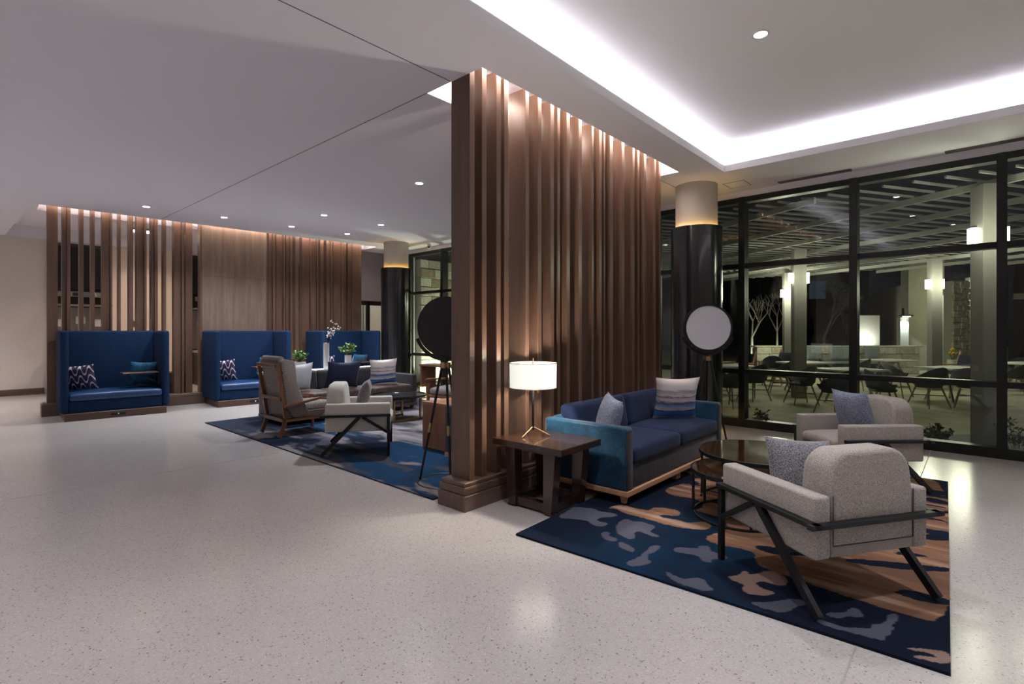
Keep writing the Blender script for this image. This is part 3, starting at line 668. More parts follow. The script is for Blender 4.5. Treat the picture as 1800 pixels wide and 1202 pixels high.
sofa('sofa', 'charcoal leather sofa in front of the white console and vases', (-8.15, 4.78), facing(1, 0), 2.5, M['charcoal'], M['brownleather'], M['charcoal'], M['charcoal'], M['plinth_wood'], 0, n=3)

# wing chair
t = thing('wing_chair', 'brown tweed wing chair with walnut frame seen from behind', 'armchair', (-7.21, 3.55, 0.014), facing(0.02, 1.0))
bm = new_bm()
prof = [(-.30, .24), (-.36, .60), (-.43, 1.02), (-.40, 1.07), (-.32, 1.05), (-.27, .60), (-.20, .24)]
profile_x(bm, prof, -.28, .28); bevel_all(bm, .03, 3); obj('backrest', bm, M['tweed'], t)
for s in (-1, 1):
    bm = new_bm(); profile_x(bm, [(-.34, .40), (-.42, 1.02), (-.38, 1.06), (-.22, 1.02), (-.19, .75), (-.10, .48), (-.02, .30), (-.22, .25)], *sorted((s * .245, s * .325))); bevel_all(bm, .02, 3); obj('wing', bm, M['tweed'], t)
obj('seat_base', box(-.30, .30, -.22, .36, .235, .33, .02, 2), M['tweed'], t)
obj('seat_cushion', cushion(-.27, .27, -.20, .40, .325, .42, .03, .03), M['tweed'], t)
obj('roll_top', bevel_all(tube(new_bm(), (-.27, -.39, 1.045), (.27, -.39, 1.045), .045, .045, 16), .008), M['tweed'], t)
for s in (-1, 1):
    b1 = new_bm(); beam(b1, (s * .29, -.42, .012), (s * .30, -.335, .24), .035, .05); beam(b1, (s * .30, -.335, .23), (s * .31, -.455, .99), .035, .045); obj('rear_post', b1, M['chair_wood'], t, 0)
    b1 = new_bm(); beam(b1, (s * .30, .33, .003), (s * .31, .33, .25), .035, .04); obj('front_leg', b1, M['chair_wood'], t, 0)
    b1 = new_bm(); beam(b1, (s * .35, -.38, .42), (s * .37, .10, .50), .05, .03); beam(b1, (s * .37, .09, .50), (s * .36, .36, .46), .055, .028); obj('arm', b1, M['chair_wood'], t, 0)
    b1 = new_bm(); beam(b1, (s * .36, .34, .46), (s * .33, .34, .22), .03, .035); obj('arm_post', b1, M['chair_wood'], t, 0)
    obj('side_rail', box(min(s * .29, s * .325), max(s * .29, s * .325), -.35, .35, .21, .25), M['chair_wood'], t, 0)
for y, z in ((-.365, .23), (-.40, .52), (-.465, .97)):
    obj('back_slat', box(-.31, .31, y - .022, y + .012, z - .022, z + .022, .004, 1), M['chair_wood'], t, 0)

# wooden lounge chair with grey cushion at the far side of rug
def lounge(label, loc, rz, group='wood framed lounge chairs'):
    t = thing('lounge_chair', label, 'armchair', (*loc, 0.014), rz, group)
    obj('seat_cushion', cushion(-.29, .29, -.28, .34, .31, .43, .03, .04), M['greyseat'], t)
    bm = cushion(-.29, .29, 0, .48, 0, .12, .02, .04); bmesh.ops.transform(bm, matrix=Matrix.Translation((0, -.24, .42)) @ Matrix.Rotation(math.radians(105), 4, 'X'), verts=bm.verts[:]); obj('back_cushion', bm, M['block_leather'] if 'block_leather' in M else plain('rust_leather', (0.20, 0.075, 0.04), 0.5), t)
    obj('seat_frame', box(-.31, .31, -.32, .33, .26, .31, .008, 1), M['chair_wood'], t, 0)
    for s in (-1, 1):
        for y0, y1 in ((.33, .29), (-.34, -.28)):
            b1 = new_bm(); beam(b1, (s * .33, y0, .004), (s * .33, y1, .56), .035, .045); obj('leg', b1, M['chair_wood'], t, 0)
        b1 = new_bm(); beam(b1, (s * .33, -.36, .55), (s * .33, .36, .58), .06, .03); obj('arm', b1, M['chair_wood'], t, 0)
    return t
lounge('walnut lounge chair with grey seat cushion beyond the cube table', (-6.95, 6.25), facing(0.15, -1.0))

# ================================================================== BOOTHS
def booth(label, s0, s1, wf, tablet, depth=.86):
    L = (s1 - s0); h = L / 2
    t = thing('booth', label, 'booth', bw((s0 + s1) / 2, wf - depth / 2), B_RZ - PI / 2, 'high-backed blue booths')
    D = depth / 2
    obj('plinth', box(-h + .05, h - .05, -D + .03, D - .05 + .07, 0, .12, .004, 1), M['plinth_wood'], t, 0)
    obj('back', box(-h + .10, h - .10, -D, -D + .14, .12, 1.45, .035, 3), M['booth'], t)
    for s in (-1, 1):
        x0, x1 = sorted((s * (h - .105), s * h)); obj('wing', box(x0, x1, -D, D, .12, 1.45, .042, 4), M['booth'], t)
    obj('front_apron', box(-h + .105, h - .105, -D + .14, D - .03, .12, .31, .008, 1), M['booth'], t)
    obj('seat_cushion', cushion(-h + .108, h - .108, -D + .14, D + .01, .31, .43, .025, .04), M['booth_seat'], t)
    ou = obj('power_outlet', box(-.10, .10, D + .018, D + .024, .04, .09, .002, 1), M['black'], t, 0)
    obj('socket', box(-.01, .01, D + .024, D + .027, .055, .075), M['plaque'], ou, 0)
    if tablet:
        obj('tablet_arm', box(-h + .14, -h + .66, D - .42, D - .12, .70, .725, .006, 1), M['plinth_wood'], t, 0)
        b1 = new_bm(); bx(b1, -h + .105, -h + .14, D - .30, D - .24, .48, .76); beam(b1, (-h + .12, D - .27, .52), (-h + .42, D - .27, .69), .02, .02); obj('tablet_bracket', b1, M['black'], t, 0)
    return t
def s_on(u, wl):
    D = ray(u); A = Vector((D[0], D[1])); O_ = Vector((BO.x + BN.x * wl, BO.y + BN.y * wl)); d = Vector((BD.x, BD.y))
    # k*A = O + s*d
    det = A.x * (-d.y) + d.x * A.y; k = (O_.x * (-d.y) + d.x * O_.y) / det
    return (A * k - O_).dot(d)
WF = 0.93
bs = [(s_on(106, WF), s_on(298.5, WF)), (s_on(377.5, WF), s_on(513, WF)), (s_on(566, WF), s_on(670, WF))]
booth('high-backed blue booth at the far left with a swing tablet arm', *bs[0], WF, True)
booth('high-backed blue booth in front of the solid wood panel', *bs[1], WF, True)
booth('high-backed blue booth next to the black column', *bs[2], WF, True)
# pillows in booths: viewer's left end shows scallops, right end shows crushed teal
for (a, b_), l1, l2 in zip(bs, ('leftmost booth', 'middle booth', 'booth beside the column'), ('leftmost booth', 'middle booth', 'booth beside the column')):
    pillow(M['pillow_scallop'], 'dark plum pillow with white wavy lines in the %s' % l1, bw(a + .33, WF - .52, .455), B_RZ - PI / 2 - .42, -.30, 0.08, (.44, .44, .15), 'wavy print pillows')
    pillow(M['pillow_teal'], 'crushed teal velvet pillow leaning in the %s' % l2, bw(b_ - .36, WF - .52, .455), B_RZ - PI / 2 + .30, -.28, -.06, (.46, .46, .16), 'teal pillows')

# ================================================================== PILLOWS ON SEATS
pillow(M['pillow_lilac'], 'small crumpled grey and white pillow on the near end of the velvet sofa', (-2.52, 4.06, .475), facing(1, 0) + .9, -.25, .12, (.40, .40, .17))
pillow(M['pillow_stripe'], 'striped watercolour pillow at the far end of the velvet sofa', (-2.50, 5.50, .485), facing(.75, -.66), -.22, .0, (.50, .47, .17))
pillow(M['pillow_speck'], 'salt and pepper tweed pillow in the near cream armchair', (c1[0] + f1[0] * .03 - .03, c1[1] + f1[1] * .03 - .02, .452), facing(*f1) - .10, -.34, .10, (.44, .36, .17))
pillow(M['pillow_lilac'], 'blue speckled pillow leaning in the armchair by the window', (c2[0] + f2[0] * -.03, c2[1] + f2[1] * -.03, .475), facing(*f2) + .1, -.25, .0, (.44, .42, .15))
pillow(M['pillow_speck'], 'grey speckled pillow leaning in the ivory armchair', (c3[0] + f3[0] * -.02, c3[1] + f3[1] * -.02, .47), facing(*f3), -.28, 0, (.42, .40, .14))
pillow(M['pillow_stripe'], 'pale striped pillow at the far end of the charcoal sofa', (-8.03, 5.50, .485), facing(.9, -.3), -.22, .04, (.50, .47, .16))
pillow(M['pillow_navy'], 'large navy pillow in the middle of the charcoal sofa', (-8.02, 4.66, .485), facing(1, -.1), -.25, -.04, (.60, .46, .16))
pillow(M['pillow_grey'], 'pale grey pillow peeking out behind the wing chair', (-8.03, 3.92, .485), facing(1, .25), -.22, .06, (.46, .46, .16))

# ================================================================== TABLES
t = thing('side_table', 'dark espresso square side table carrying the white drum lamp', 'table', (-2.69, 3.46, 0))
obj('table_top', box(-.36, .355, -.285, .275, .495, .55, .004, 1), M['table_wood'], t, 0)
obj('apron', box(-.22, .22, -.20, .20, .462, .496, .002, 1), M['table_wood'], t, 0)
for sx, sy in ((-1, -1), (1, -1), (1, 1), (-1, 1)):
    b1 = new_bm()
    x0, y0 = sx * .20, sy * .20
    top = [(x0 + dx * sx, y0 + dy * sy) for dx, dy in ((-.05, -.05), (.065, -.05), (.065, .04), (-.05, .04))]
    bot = [(x0 + dx * sx - .01 * sx, y0 + dy * sy) for dx, dy in ((-.045, -.05), (.03, -.05), (.03, .035), (-.045, .035))]
    if sx * sy < 0: top = top[::-1]; bot = bot[::-1]
    lo = [b1.verts.new((*p, .012)) for p in bot]; hi = [b1.verts.new((*p, .496)) for p in top]
    b1.faces.new(lo[::-1]); b1.faces.new(hi)
    for i in range(4): b1.faces.new((lo[i], lo[(i + 1) % 4], hi[(i + 1) % 4], hi[i]))
    lg = obj('leg', b1, M['table_wood'], t, 0)
    obj('foot_pad', box(x0 - .04, x0 + .02, y0 - .03, y0 + .02, 0.0, .013), M['black'], lg, 0)
for sx in (-1, 1): obj('stretcher', box(sx * .19 - .03, sx * .19 + .03, -.16, .16, .02, .085), M['table_wood'], t, 0)
for sy in (-1, 1): obj('stretcher', box(-.16, .16, sy * .19 - .03, sy * .19 + .03, .02, .085), M['table_wood'], t, 0)

# table lamp
lx, ly = -2.845, 3.465
t = thing('table_lamp', 'lit table lamp with white drum shade and brass tripod foot', 'lamp', (lx, ly, .55))
b1 = new_bm(); lathe(b1, [(.200, .41), (.203, .626), (.200, .626), (.197, .41)], 56, close=True); sh = obj('lamp_shade', b1, M['shade'], t)
for z in (.412, .624):
    b1 = new_bm(); ring(b1, .2015, .0035, z, 56, 6); obj('shade_band', b1, M['brass'], sh)
b1 = new_bm(); tube(b1, (0, 0, .05), (0, 0, .63), .010, .010, 14); obj('stem', b1, M['black'], t)
b1 = new_bm(); tube(b1, (0, 0, .625), (0, 0, .665), .007, .005, 12); obj('finial', b1, M['brass'], t)
for k in range(3):
    a = k * 2 * PI / 3 + 0.55; b1 = new_bm(); tube(b1, (0, 0, .075), (.145 * math.cos(a), .145 * math.sin(a), .006), .007, .006, 10); obj('foot', b1, M['brass'], t)
for s in (-1, 1):
    b1 = new_bm(); tube(b1, (s * .045 * RT[0], s * .045 * RT[1], .37), (s * .045 * RT[0], s * .045 * RT[1], .43), .004, .004, 8); tube(b1, (s * .045 * RT[0], s * .045 * RT[1], .365), (s * .045 * RT[0], s * .045 * RT[1], .385), .009, .009, 10); obj('pull_switch', b1, M['brass'], t)
b1 = new_bm(); tube(b1, (0, 0, .535), (0, 0, .60), .018, .024, 16); obj('bulb', b1, M['shade'], t)
ld = bpy.data.lights.new('lamp_bulb', 'POINT'); ld.energy = 34; ld.color = (1.0, 0.90, 0.76); ld.shadow_soft_size = 0.03
lo = bpy.data.objects.new('lamp_bulb', ld); COL.objects.link(lo); lo.parent = t; lo.location = (0.035, 0.0, .565)

# nesting coffee tables
def drum_table(label, x, y, R_, h, topm, legs, arc, group='round nesting coffee tables'):
    t = thing('coffee_table', label, 'table', (x, y, 0.014), 0, group)
    b1 = new_bm(); lathe(b1, [(0, h - .012), (R_ - .012, h - .012), (R_ - .012, h - .001), (0, h - .001)], 64); obj('glass_top', b1, topm, t)
    b1 = new_bm(); lathe(b1, [(R_ - .012, h - .03), (R_, h - .03), (R_, h), (R_ - .012, h)], 64, close=True); obj('rim', b1, M['black'], t)
    b1 = new_bm(); n = 44; pts = [Vector(((R_ - .02) * math.cos(a), (R_ - .02) * math.sin(a), .011)) for a in [arc[0] + (arc[1] - arc[0]) * k / n for k in range(n + 1)]]
    for p, q in zip(pts, pts[1:]): tube(b1, p, q, .009, .009, 8)
    obj('base_ring', b1, M['black'], t)
    for a in legs:
        px_, py_ = (R_ - .02) * math.cos(a), (R_ - .02) * math.sin(a); b1 = new_bm(); bx(b1, px_ - .008, px_ + .008, py_ - .008, py_ + .008, .012, h - .028); obj('leg', b1, M['black'], t, 0)
    return t
RD = math.radians
drum_table('larger round bronze-glass coffee table between sofa and armchairs', -1.36, 4.62, .47, .43, M['bronze_glass'], (RD(-12), RD(85), RD(192)), (RD(-20), RD(200)))
drum_table('smaller lower bronze-glass table nested under the larger one', -1.37, 4.20, .365, .36, M['bronze_glass'], (RD(20), RD(160), RD(205), RD(300)), (0, 2 * PI))
# dark round coffee table on brass legs
t = thing('coffee_table', 'black round coffee table on brass sled legs before the charcoal sofa', 'table', (-7.05, 5.12, 0.014))
b1 = new_bm(); lathe(b1, [(0, .36), (.44, .36), (.46, .375), (.46, .405), (.44, .405), (.43, .385), (0, .385)], 48); obj('tray_top', b1, M['blackgloss'], t)
for s in (-1, 1):
    b1 = new_bm(); x = s * .25
    for p, q in (((x, -.26, 0), (x, -.26, .36)), ((x, .26, 0), (x, .26, .36)), ((x, -.28, .015), (x, .28, .015)), ((x, -.28, .345), (x, .28, .345))): beam(b1, p, q, .03, .03, (1, 0, 0))
    obj('sled_leg', b1, M['brass'], t, 0)
b1 = new_bm(); beam(b1, (-.25, -.26, .25), (.25, -.26, .25), .03, .05); beam(b1, (-.25, -.26, .015), (.25, -.26, .015), .03, .03); obj('cross_rail', b1, M['brass'], t, 0)
# cube side table
t = thing('cube_table', 'cherry wood cube table in front of the slate blue sofa', 'table', (-4.80, 4.40, 0.014))
obj('side_panel', box(-.33, -.29, -.31, .31, 0, .52, .003, 1), M['block_wood'], t, 0); obj('side_panel', box(.29, .33, -.31, .31, 0, .52, .003, 1), M['block_wood'], t, 0)
obj('front_panel', box(-.29, .29, -.305, -.27, 0, .52, .002, 1), M['block_wood'], t, 0); obj('back_panel', box(-.29, .29, .27, .305, 0, .52, .002, 1), M['block_wood'], t, 0)
obj('table_top', box(-.33, .33, -.31, .31, .52, .562, .003, 1), M['block_wood'], t, 0)
# console behind charcoal sofa, with planters
t = thing('console_table', 'narrow white-topped console behind the charcoal sofa', 'console', (-8.85, 4.95, 0.014))
obj('console_top', box(-.17, .17, -1.25, 1.0, .70, .74, .004, 1), M['white_top'], t, 0)
for y in (-1.15, .9): obj('console_leg', box(-.15, .15, y - .03, y + .03, 0, .70), M['plinth_wood'], t, 0)
obj('console_shelf', box(-.15, .15, -1.12, .87, .25, .29), M['plinth_wood'], t, 0)
t = thing('display_table', 'low dark table standing by the far window', 'table', (-8.6, 7.55, 0), w_rz)
obj('table_top', box(-.75, .75, -.22, .22, .66, .70, .004, 1), M['plinth_wood'], t, 0)
for sx in (-1, 1): obj('table_leg', box(sx * .70 - .03, sx * .70 + .03, -.20, .20, 0, .66), M['plinth_wood'], t, 0)
t = thing('lantern', 'small amber lantern glowing under the dark table by the window', 'lamp', (-8.95, 7.15, 0))
obj('lantern_base', box(-.09, .09, -.09, .09, 0, .03), M['brass'], t, 0); b1 = new_bm(); tube(b1, (0, 0, .03), (0, 0, .24), .06, .06, 20); obj('lantern_glass', b1, M['flame'], t); obj('lantern_cap', box(-.08, .08, -.08, .08, .24, .26), M['brass'], t, 0)

# ------------------------------------------------------------------ plants and vases
def leaf_bm(bm, p, d, L, W_):
    d = Vector(d).normalized(); s = d.cross(Vector((random.uniform(-1, 1), random.uniform(-1, 1), random.uniform(-.3, 1)))).normalized(); n = s.cross(d)
    p = Vector(p); a = p + d * L * .5 + s * W_ * .5 + n * L * .06; b_ = p + d * L * .5 - s * W_ * .5 + n * L * .06; c = p + d * L - n * L * .08
    v = [bm.verts.new(x) for x in (p, a, c, b_)]; bm.faces.new((v[0], v[1], v[2])); bm.faces.new((v[0], v[2], v[3]))
def bush(parent, z0, R_, H_, n, name='foliage', mat=None, spread=1.0, L=.07):
    st = new_bm(); lf = new_bm()
    for k in range(n):
        a = random.uniform(0, 2 * PI); r = R_ * random.uniform(.2, 1) * spread; hh = H_ * random.uniform(.45, 1) * (1 - .35 * (r / R_) ** 2)
        q = Vector((r * math.cos(a), r * math.sin(a), z0 + hh)); tube(st, (r * .15 * math.cos(a), r * .15 * math.sin(a), z0 - .04), q, .003, .002, 5)
        for j in range(9):
            u_ = random.uniform(.35, 1.0); p = Vector((r * .15 * math.cos(a), r * .15 * math.sin(a), z0)).lerp(q, u_)
            leaf_bm(lf, p, (random.uniform(-1, 1), random.uniform(-1, 1), random.uniform(-.2, .9)), L * random.uniform(.7, 1.2), L * .6)
    obj('stems', st, M['stem'], parent, 0); o = obj(name, lf, mat or M['leaf'], parent, 0); o['kind'] = 'stuff'
t = thing('potted_plant', 'bushy green plant in a square white planter behind the wing chair', 'plant', (-8.85, 4.33, .755))
b1 = new_bm(); bx(b1, -.09, .09, -.09, .09, 0, .15, .008, 2); obj('planter', b1, M['white_ceramic'], t); bush(t, .15, .16, .22, 26)
t = thing('potted_plant', 'leafy green plant in a white cylinder pot on the console', 'plant', (-8.82, 5.27, .755))
b1 = new_bm(); tube(b1, (0, 0, 0), (0, 0, .235), .062, .062, 28); obj('planter', b1, M['white_ceramic'], t); bush(t, .235, .15, .24, 24)
t = thing('branch_vase', 'tall white cylinder vase with blossoming dark branches on the console', 'vase', (-8.82, 4.83, .755))
b1 = new_bm(); tube(b1, (0, 0, 0), (0, 0, .47), .05, .05, 28); obj('vase', b1, M['white_ceramic'], t)
br = new_bm(); fl_ = new_bm()
for k in range(9):
    a = 1.2 + random.uniform(-.9, .9); p = Vector((0, 0, .44)); d = Vector((.25 * math.cos(a) * random.uniform(.3, 1), .55 * random.uniform(.1, 1.0), 1.0)).normalized()
    ln_ = random.uniform(.35, .75)
    for j in range(5):
        q = p + d * ln_ / 5; tube(br, p, q, .005 - .0007 * j, .0045 - .0007 * j, 5); p = q; d = (d + Vector((random.uniform(-.15, .15), random.uniform(-.1, .25), random.uniform(-.1, .1)))).normalized()
        if j in (1, 2) and k < 7:
            for _ in range(4):
                c = p + Vector((random.uniform(-.04, .04), random.uniform(-.04, .04), random.uniform(-.04, .04))); bmesh.ops.create_icosphere(fl_, subdivisions=1, radius=.013, matrix=Matrix.Translation(c))
obj('branches', br, M['stem'], t, 0); o = obj('blossoms', fl_, M['petal'], t, 60); o['kind'] = 'stuff'

# ================================================================== DISC FLOOR LAMPS
def disc_lamp(label, loc, face, zc_, tri_rot):
    t = thing('floor_lamp', label, 'lamp', (*loc, 0), facing(*face), 'large disc floor lamps'); R_ = .285
    Mx = Matrix.Translation((0, 0, zc_)) @ Matrix.Rotation(-PI / 2, 4, 'X')
    b1 = new_bm(); lathe(b1, [(R_ - .02, -.02), (R_, -.02), (R_, .045), (R_ - .02, .045)], 64, close=True); bmesh.ops.transform(b1, matrix=Mx, verts=b1.verts[:]); obj('disc_rim', b1, M['black'], t)
    b1 = new_bm(); lathe(b1, [(0, -.035), (R_ - .06, -.034), (R_ - .01, -.02), (R_ - .018, .0), (0, .0)], 64); bmesh.ops.transform(b1, matrix=Mx, verts=b1.verts[:]); obj('disc_back', b1, M['black'], t)
    b1 = new_bm(); lathe(b1, [(0, .03), (R_ - .022, .03), (R_ - .022, .036), (0, .036)], 64); bmesh.ops.transform(b1, matrix=Mx, verts=b1.verts[:]); obj('diffuser', b1, M['diffuser'], t)
    b1 = new_bm(); n = 28                                   # yoke under the disc
    pts = [Vector(((R_ + .03) * math.cos(a), 0, zc_ + (R_ + .03) * math.sin(a))) for a in [PI * (1.12 + .76 * k / n) for k in range(n + 1)]]
    for p, q in zip(pts, pts[1:]): beam(b1, p, q, .035, .008, (0, 1, 0))
    obj('yoke', b1, M['black'], t, 0)
    b1 = new_bm(); tube(b1, (0, 0, zc_ - R_ - .03), (0, 0, zc_ - R_ - .06), .012, .012, 10); obj('neck', b1, M['black'], t)
    zh = zc_ - R_ - .06
    b1 = new_bm(); tube(b1, (0, 0, zh), (0, 0, zh - .05), .05, .05, 24); obj('collar', b1, M['brass'], t)
    for k in range(3):
        a = tri_rot + k * 2 * PI / 3; c, s_ = math.cos(a), math.sin(a)
        p, q = Vector((.035 * c, .035 * s_, zh - .03)), Vector((.26 * c, .26 * s_, .014)); md = p.lerp(q, .55)
        b1 = new_bm(); tube(b1, p, q, .013, .011, 12); lg = obj('leg', b1, M['black'], t)
        b1 = new_bm(); tube(b1, p.lerp(q, .50), p.lerp(q, .58), .018, .018, 12); obj('leg_clamp', b1, M['brass'], lg)
    b1 = new_bm(); ring(b1, .262, .010, .012, 56, 8); obj('floor_ring', b1, M['black'], t)
    return t
disc_lamp('disc floor lamp with pale diffuser standing beyond the velvet sofa', (-2.43, 6.28), (.62, -.78), 1.485, 0.3)
disc_lamp('black disc floor lamp seen from behind left of the slat screen', (-3.79, 3.30), (-.45, .89), 1.49, 1.1)

# ================================================================== SERVERY BEHIND THE BACK SCREEN
def station(label, y0, y1, txt):
    X = RX0
    t = thing('servery_station', label, 'kitchen', (X, (y0 + y1) / 2, 0)); h = (y1 - y0) / 2
    obj('black_surround', box(.002, .06, -h, h, 0, 3.50), M['blackgloss'], t, 0)
    obj('upper_screen', box(.06, .10, -h + .1, h - .1, 2.45, 3.42, .004, 1), M['black'], t, 0)
    sg = obj('chrome_sign_strip', box(.06, .14, -h + .12, h - .12, 2.25, 2.37, .004, 1), M['steel'], t, 0)
    obj('display', box(.14, .145, -.16, .02, 2.27, 2.35), M['black'], sg, 0)
    obj('steel_shelf', box(.06, .45, -h + .05, h - .05, 2.02, 2.06, .004, 1), M['steel'], t, 0)
    obj('steel_backsplash', box(.06, .075, -h + .05, h - .05, .95, 2.0), M['steel'], t, 0)
    obj('counter', box(.06, .70, -h + .03, h - .03, .86, .92, .004, 1), M['steel'], t, 0)
    obj('cabinet', box(.06, .64, -h + .05, h - .05, 0, .86), M['black'], t, 0)
    for k in range(3): obj('notice_sheet', box(.076, .079, -h + .18 + k * .32, -h + .36 + k * .32, 1.55 + .06 * (k % 2), 1.72 + .06 * (k % 2)), M['plaque'], t, 0)
    if txt:
        fc = bpy.data.curves.new('lettering', 'FONT'); fc.body = txt; fc.size = .11; fc.extrude = .002
        tmp = bpy.data.objects.new('lettering', fc); COL.objects.link(tmp); dg = bpy.context.evaluated_depsgraph_get(); me = bpy.data.meshes.new_from_object(tmp.evaluated_get(dg)); bpy.data.objects.remove(tmp)
        o = obj('lettering', me, M['plaque'], sg, 0); o.location = (.147, .22, 2.27); o.rotation_euler = (PI / 2, 0, PI / 2)
station('black and steel servery station seen through the left slats', 1.85, 3.04, 'A')
station('black and steel servery station seen beside the solid panel', 4.75, 5.75, '')
station('black and steel servery station seen through the right slats', 7.30, 8.55, '')
obj_ = new_bm(); bx(obj_, RX0, RX0 + 0.03, 3.06, 4.73, 0, 3.52); bx(obj_, RX0, RX0 + .03, 5.77, 7.28, 0, 3.52); struct('wall_panel', obj_, M['wall_beige'], smooth=0)
t = thing('wall_switch', 'small steel switch plate on the beige wall behind the slats', 'switch', (RX0 + .03, 3.55, 1.62)); obj('plate', box(0, .008, -.06, .06, -.08, .08, .002, 1), M['steel'], t, 0); obj('rocker', box(.008, .014, -.02, .02, -.035, .035), M['plaque'], t, 0)
t = thing('magazine_rack', 'low dark wood box on the floor between the left and middle booths', 'cabinet', bw(2.0, -.52), B_RZ)
obj('carcass', box(-.2, .2, -.2, .2, 0, .62, .004, 1), M['slat_y'], t, 0); obj('drawer', box(.2, .215, -.18, .18, .36, .56, .003, 1), M['slat_y'], t, 0)
t = thing('ceiling_lamp', 'warm glowing flush lamp seen between the left slats', 'lamp', (-14.6, 3.35, 3.82))
b1 = new_bm(); lathe(b1, [(.22, 0), (.22, -.05), (.2, -.05), (.2, 0)], 32, close=True); obj('lamp_ring', b1, M['brass'], t); b1 = new_bm(); lathe(b1, [(.2, -.01), (.2, -.06), (0, -.075)], 32); obj('lamp_glass', b1, emit('flush_glass', (1, .85, .65), 7), t)
# security camera on the window head
t = thing('security_camera', 'tiny white dome camera on the ceiling beside the far column', 'camera', (-9.9, 8.1, CEIL))
b1 = new_bm(); tube(b1, (0, 0, -.04), (0, 0, 0), .05, .05, 20); obj('mount', b1, M['plaque'], t); b1 = new_bm(); bmesh.ops.create_uvsphere(b1, u_segments=16, v_segments=10, radius=.055, matrix=Matrix.Translation((0, 0, -.07))); obj('dome', b1, M['plaque'], t); b1 = new_bm(); tube(b1, (.03, -.03, -.08), (.042, -.042, -.09), .02, .02, 12); obj('lens', b1, M['black'], t)

# ================================================================== PATIO OUTSIDE
GZ = -0.10
def ground(name, pts, z0, z1, mat): o = struct(name, prism(new_bm(), pts, z0, z1), mat, smooth=0); return o
ground('ground', [(-40, 8.55), (25, 8.3), (25, 70), (-40, 70)], GZ - .15, GZ, M['patio'])
pp = []
for u, v in ((1300, 790), (1520, 775), (1620, 738), (1720, 722), (1900, 716), (1900, 736), (1740, 745), (1660, 760), (1600, 800)): pp.append(floor_at(u, v, GZ))
ground('ground_path', [(-1.2, 8.9), (-.45, 9.9), (.35, 10.9), (1.6, 11.9), (4, 12.9), (4, 11.2), (2.4, 10.6), (1.2, 9.9), (.4, 8.9)], GZ, GZ + .004, M['path'])
ground('ground_bed', [(-11, 8.62), (3.5, 8.2), (3.5, 8.75), (.6, 8.85), (-.6, 8.9), (-2.2, 9.15), (-4, 9.0), (-11, 9.3)], GZ, GZ + .03, M['gravel'])
# posts with lanterns
def post(label, u, d, wd, lamps=True, pw=20, h=3.33):
    x, y = deep(u, d); t = thing('pergola_post', label, 'post', (x, y, GZ), .52, 'painted pergola posts'); k = wd / 2
    obj('shaft', box(-k, k, -k, k, 0, h - GZ, .006, 1), M['post'], t, 0)
    if lamps:
        for (ax, ay) in ((k + .045, 0), (-k - .045, 0)):
            z = 2.66 - GZ
            l = obj('lantern_body', box(ax - .035, ax + .035, ay - .05, ay + .05, z - .12, z + .12, .004, 1), M['lantern'], t, 0)
            obj('lantern_plate', box(min(ax, ax * .8) - .012, max(ax, ax * .8) + .012, min(ay, ay * .8) - .012, max(ay, ay * .8) + .012, z + .12, z + .15), M['black'], l, 0)
        ld = bpy.data.lights.new('lantern_glow', 'POINT'); ld.energy = pw; ld.color = (1.0, .95, .70); ld.shadow_soft_size = .24
        for (ax, ay) in ((k + .26, -k - .26), (-k - .26, -k - .26)):
            lo = bpy.data.objects.new('lantern_glow', ld); COL.objects.link(lo); lo.parent = t; lo.location = (ax, ay, 2.66 - GZ)
    return t
post('wide grey pergola post right behind the glass at the right', 1737, 6.75, .26)
post('pale pergola post with two lanterns in the middle of the patio', 1404, 12.05, .26)
post('slim pergola post with lantern behind the front dining table', 1643, 13.6, .24, pw=40)
post('distant pergola post with lantern beside the stone pier', 1707, 18.5, .24, pw=55)
post('far pergola post with small lanterns left of the middle one', 1384, 17.0, .24, pw=75)
# pergola roof: beams and slats, turned against the building, cut off along the glass line
PB = Vector((-.863, .504)).normalized(); PS = Vector((PB.y, -PB.x)) * -1.0
pg = thing('pergola', 'timber pergola roof of pale beams and thin slats over the patio', 'pergola', (-2.0, 14.0, 3.34))
def clip(c, d, lo_, hi_):
    t0, t1 = -40.0, 40.0
    for k in (0, 1):
        if abs(d[k]) < 1e-6: continue
        a_, b_ = (lo_[k] - c[k]) / d[k], (hi_[k] - c[k]) / d[k]; t0, t1 = max(t0, min(a_, b_)), min(t1, max(a_, b_))
    return t0, t1
PLO, PHI = (-8.6 + 2.0, 8.85 - 14.0), (3.6 + 2.0, 21.0 - 14.0)
for k in range(-9, 9):
    c = PS * (k * 1.45); t0, t1 = clip(c, PB, PLO, PHI)
    if t1 - t0 > .4: b1 = new_bm(); p, q = c + PB * t0, c + PB * t1; beam(b1, (p.x, p.y, .06), (q.x, q.y, .06), .05, .09); obj('beam', b1, M['pergola'], pg, 0)
for k in range(-42, 43):
    c = PB * (k * .29); t0, t1 = clip(c, PS, PLO, PHI)
    if t1 - t0 > .3: b1 = new_bm(); p, q = c + PS * t0, c + PS * t1; beam(b1, (p.x, p.y, .12), (q.x, q.y, .12), .03, .03); obj('slat', b1, M['pergola'], pg, 0)
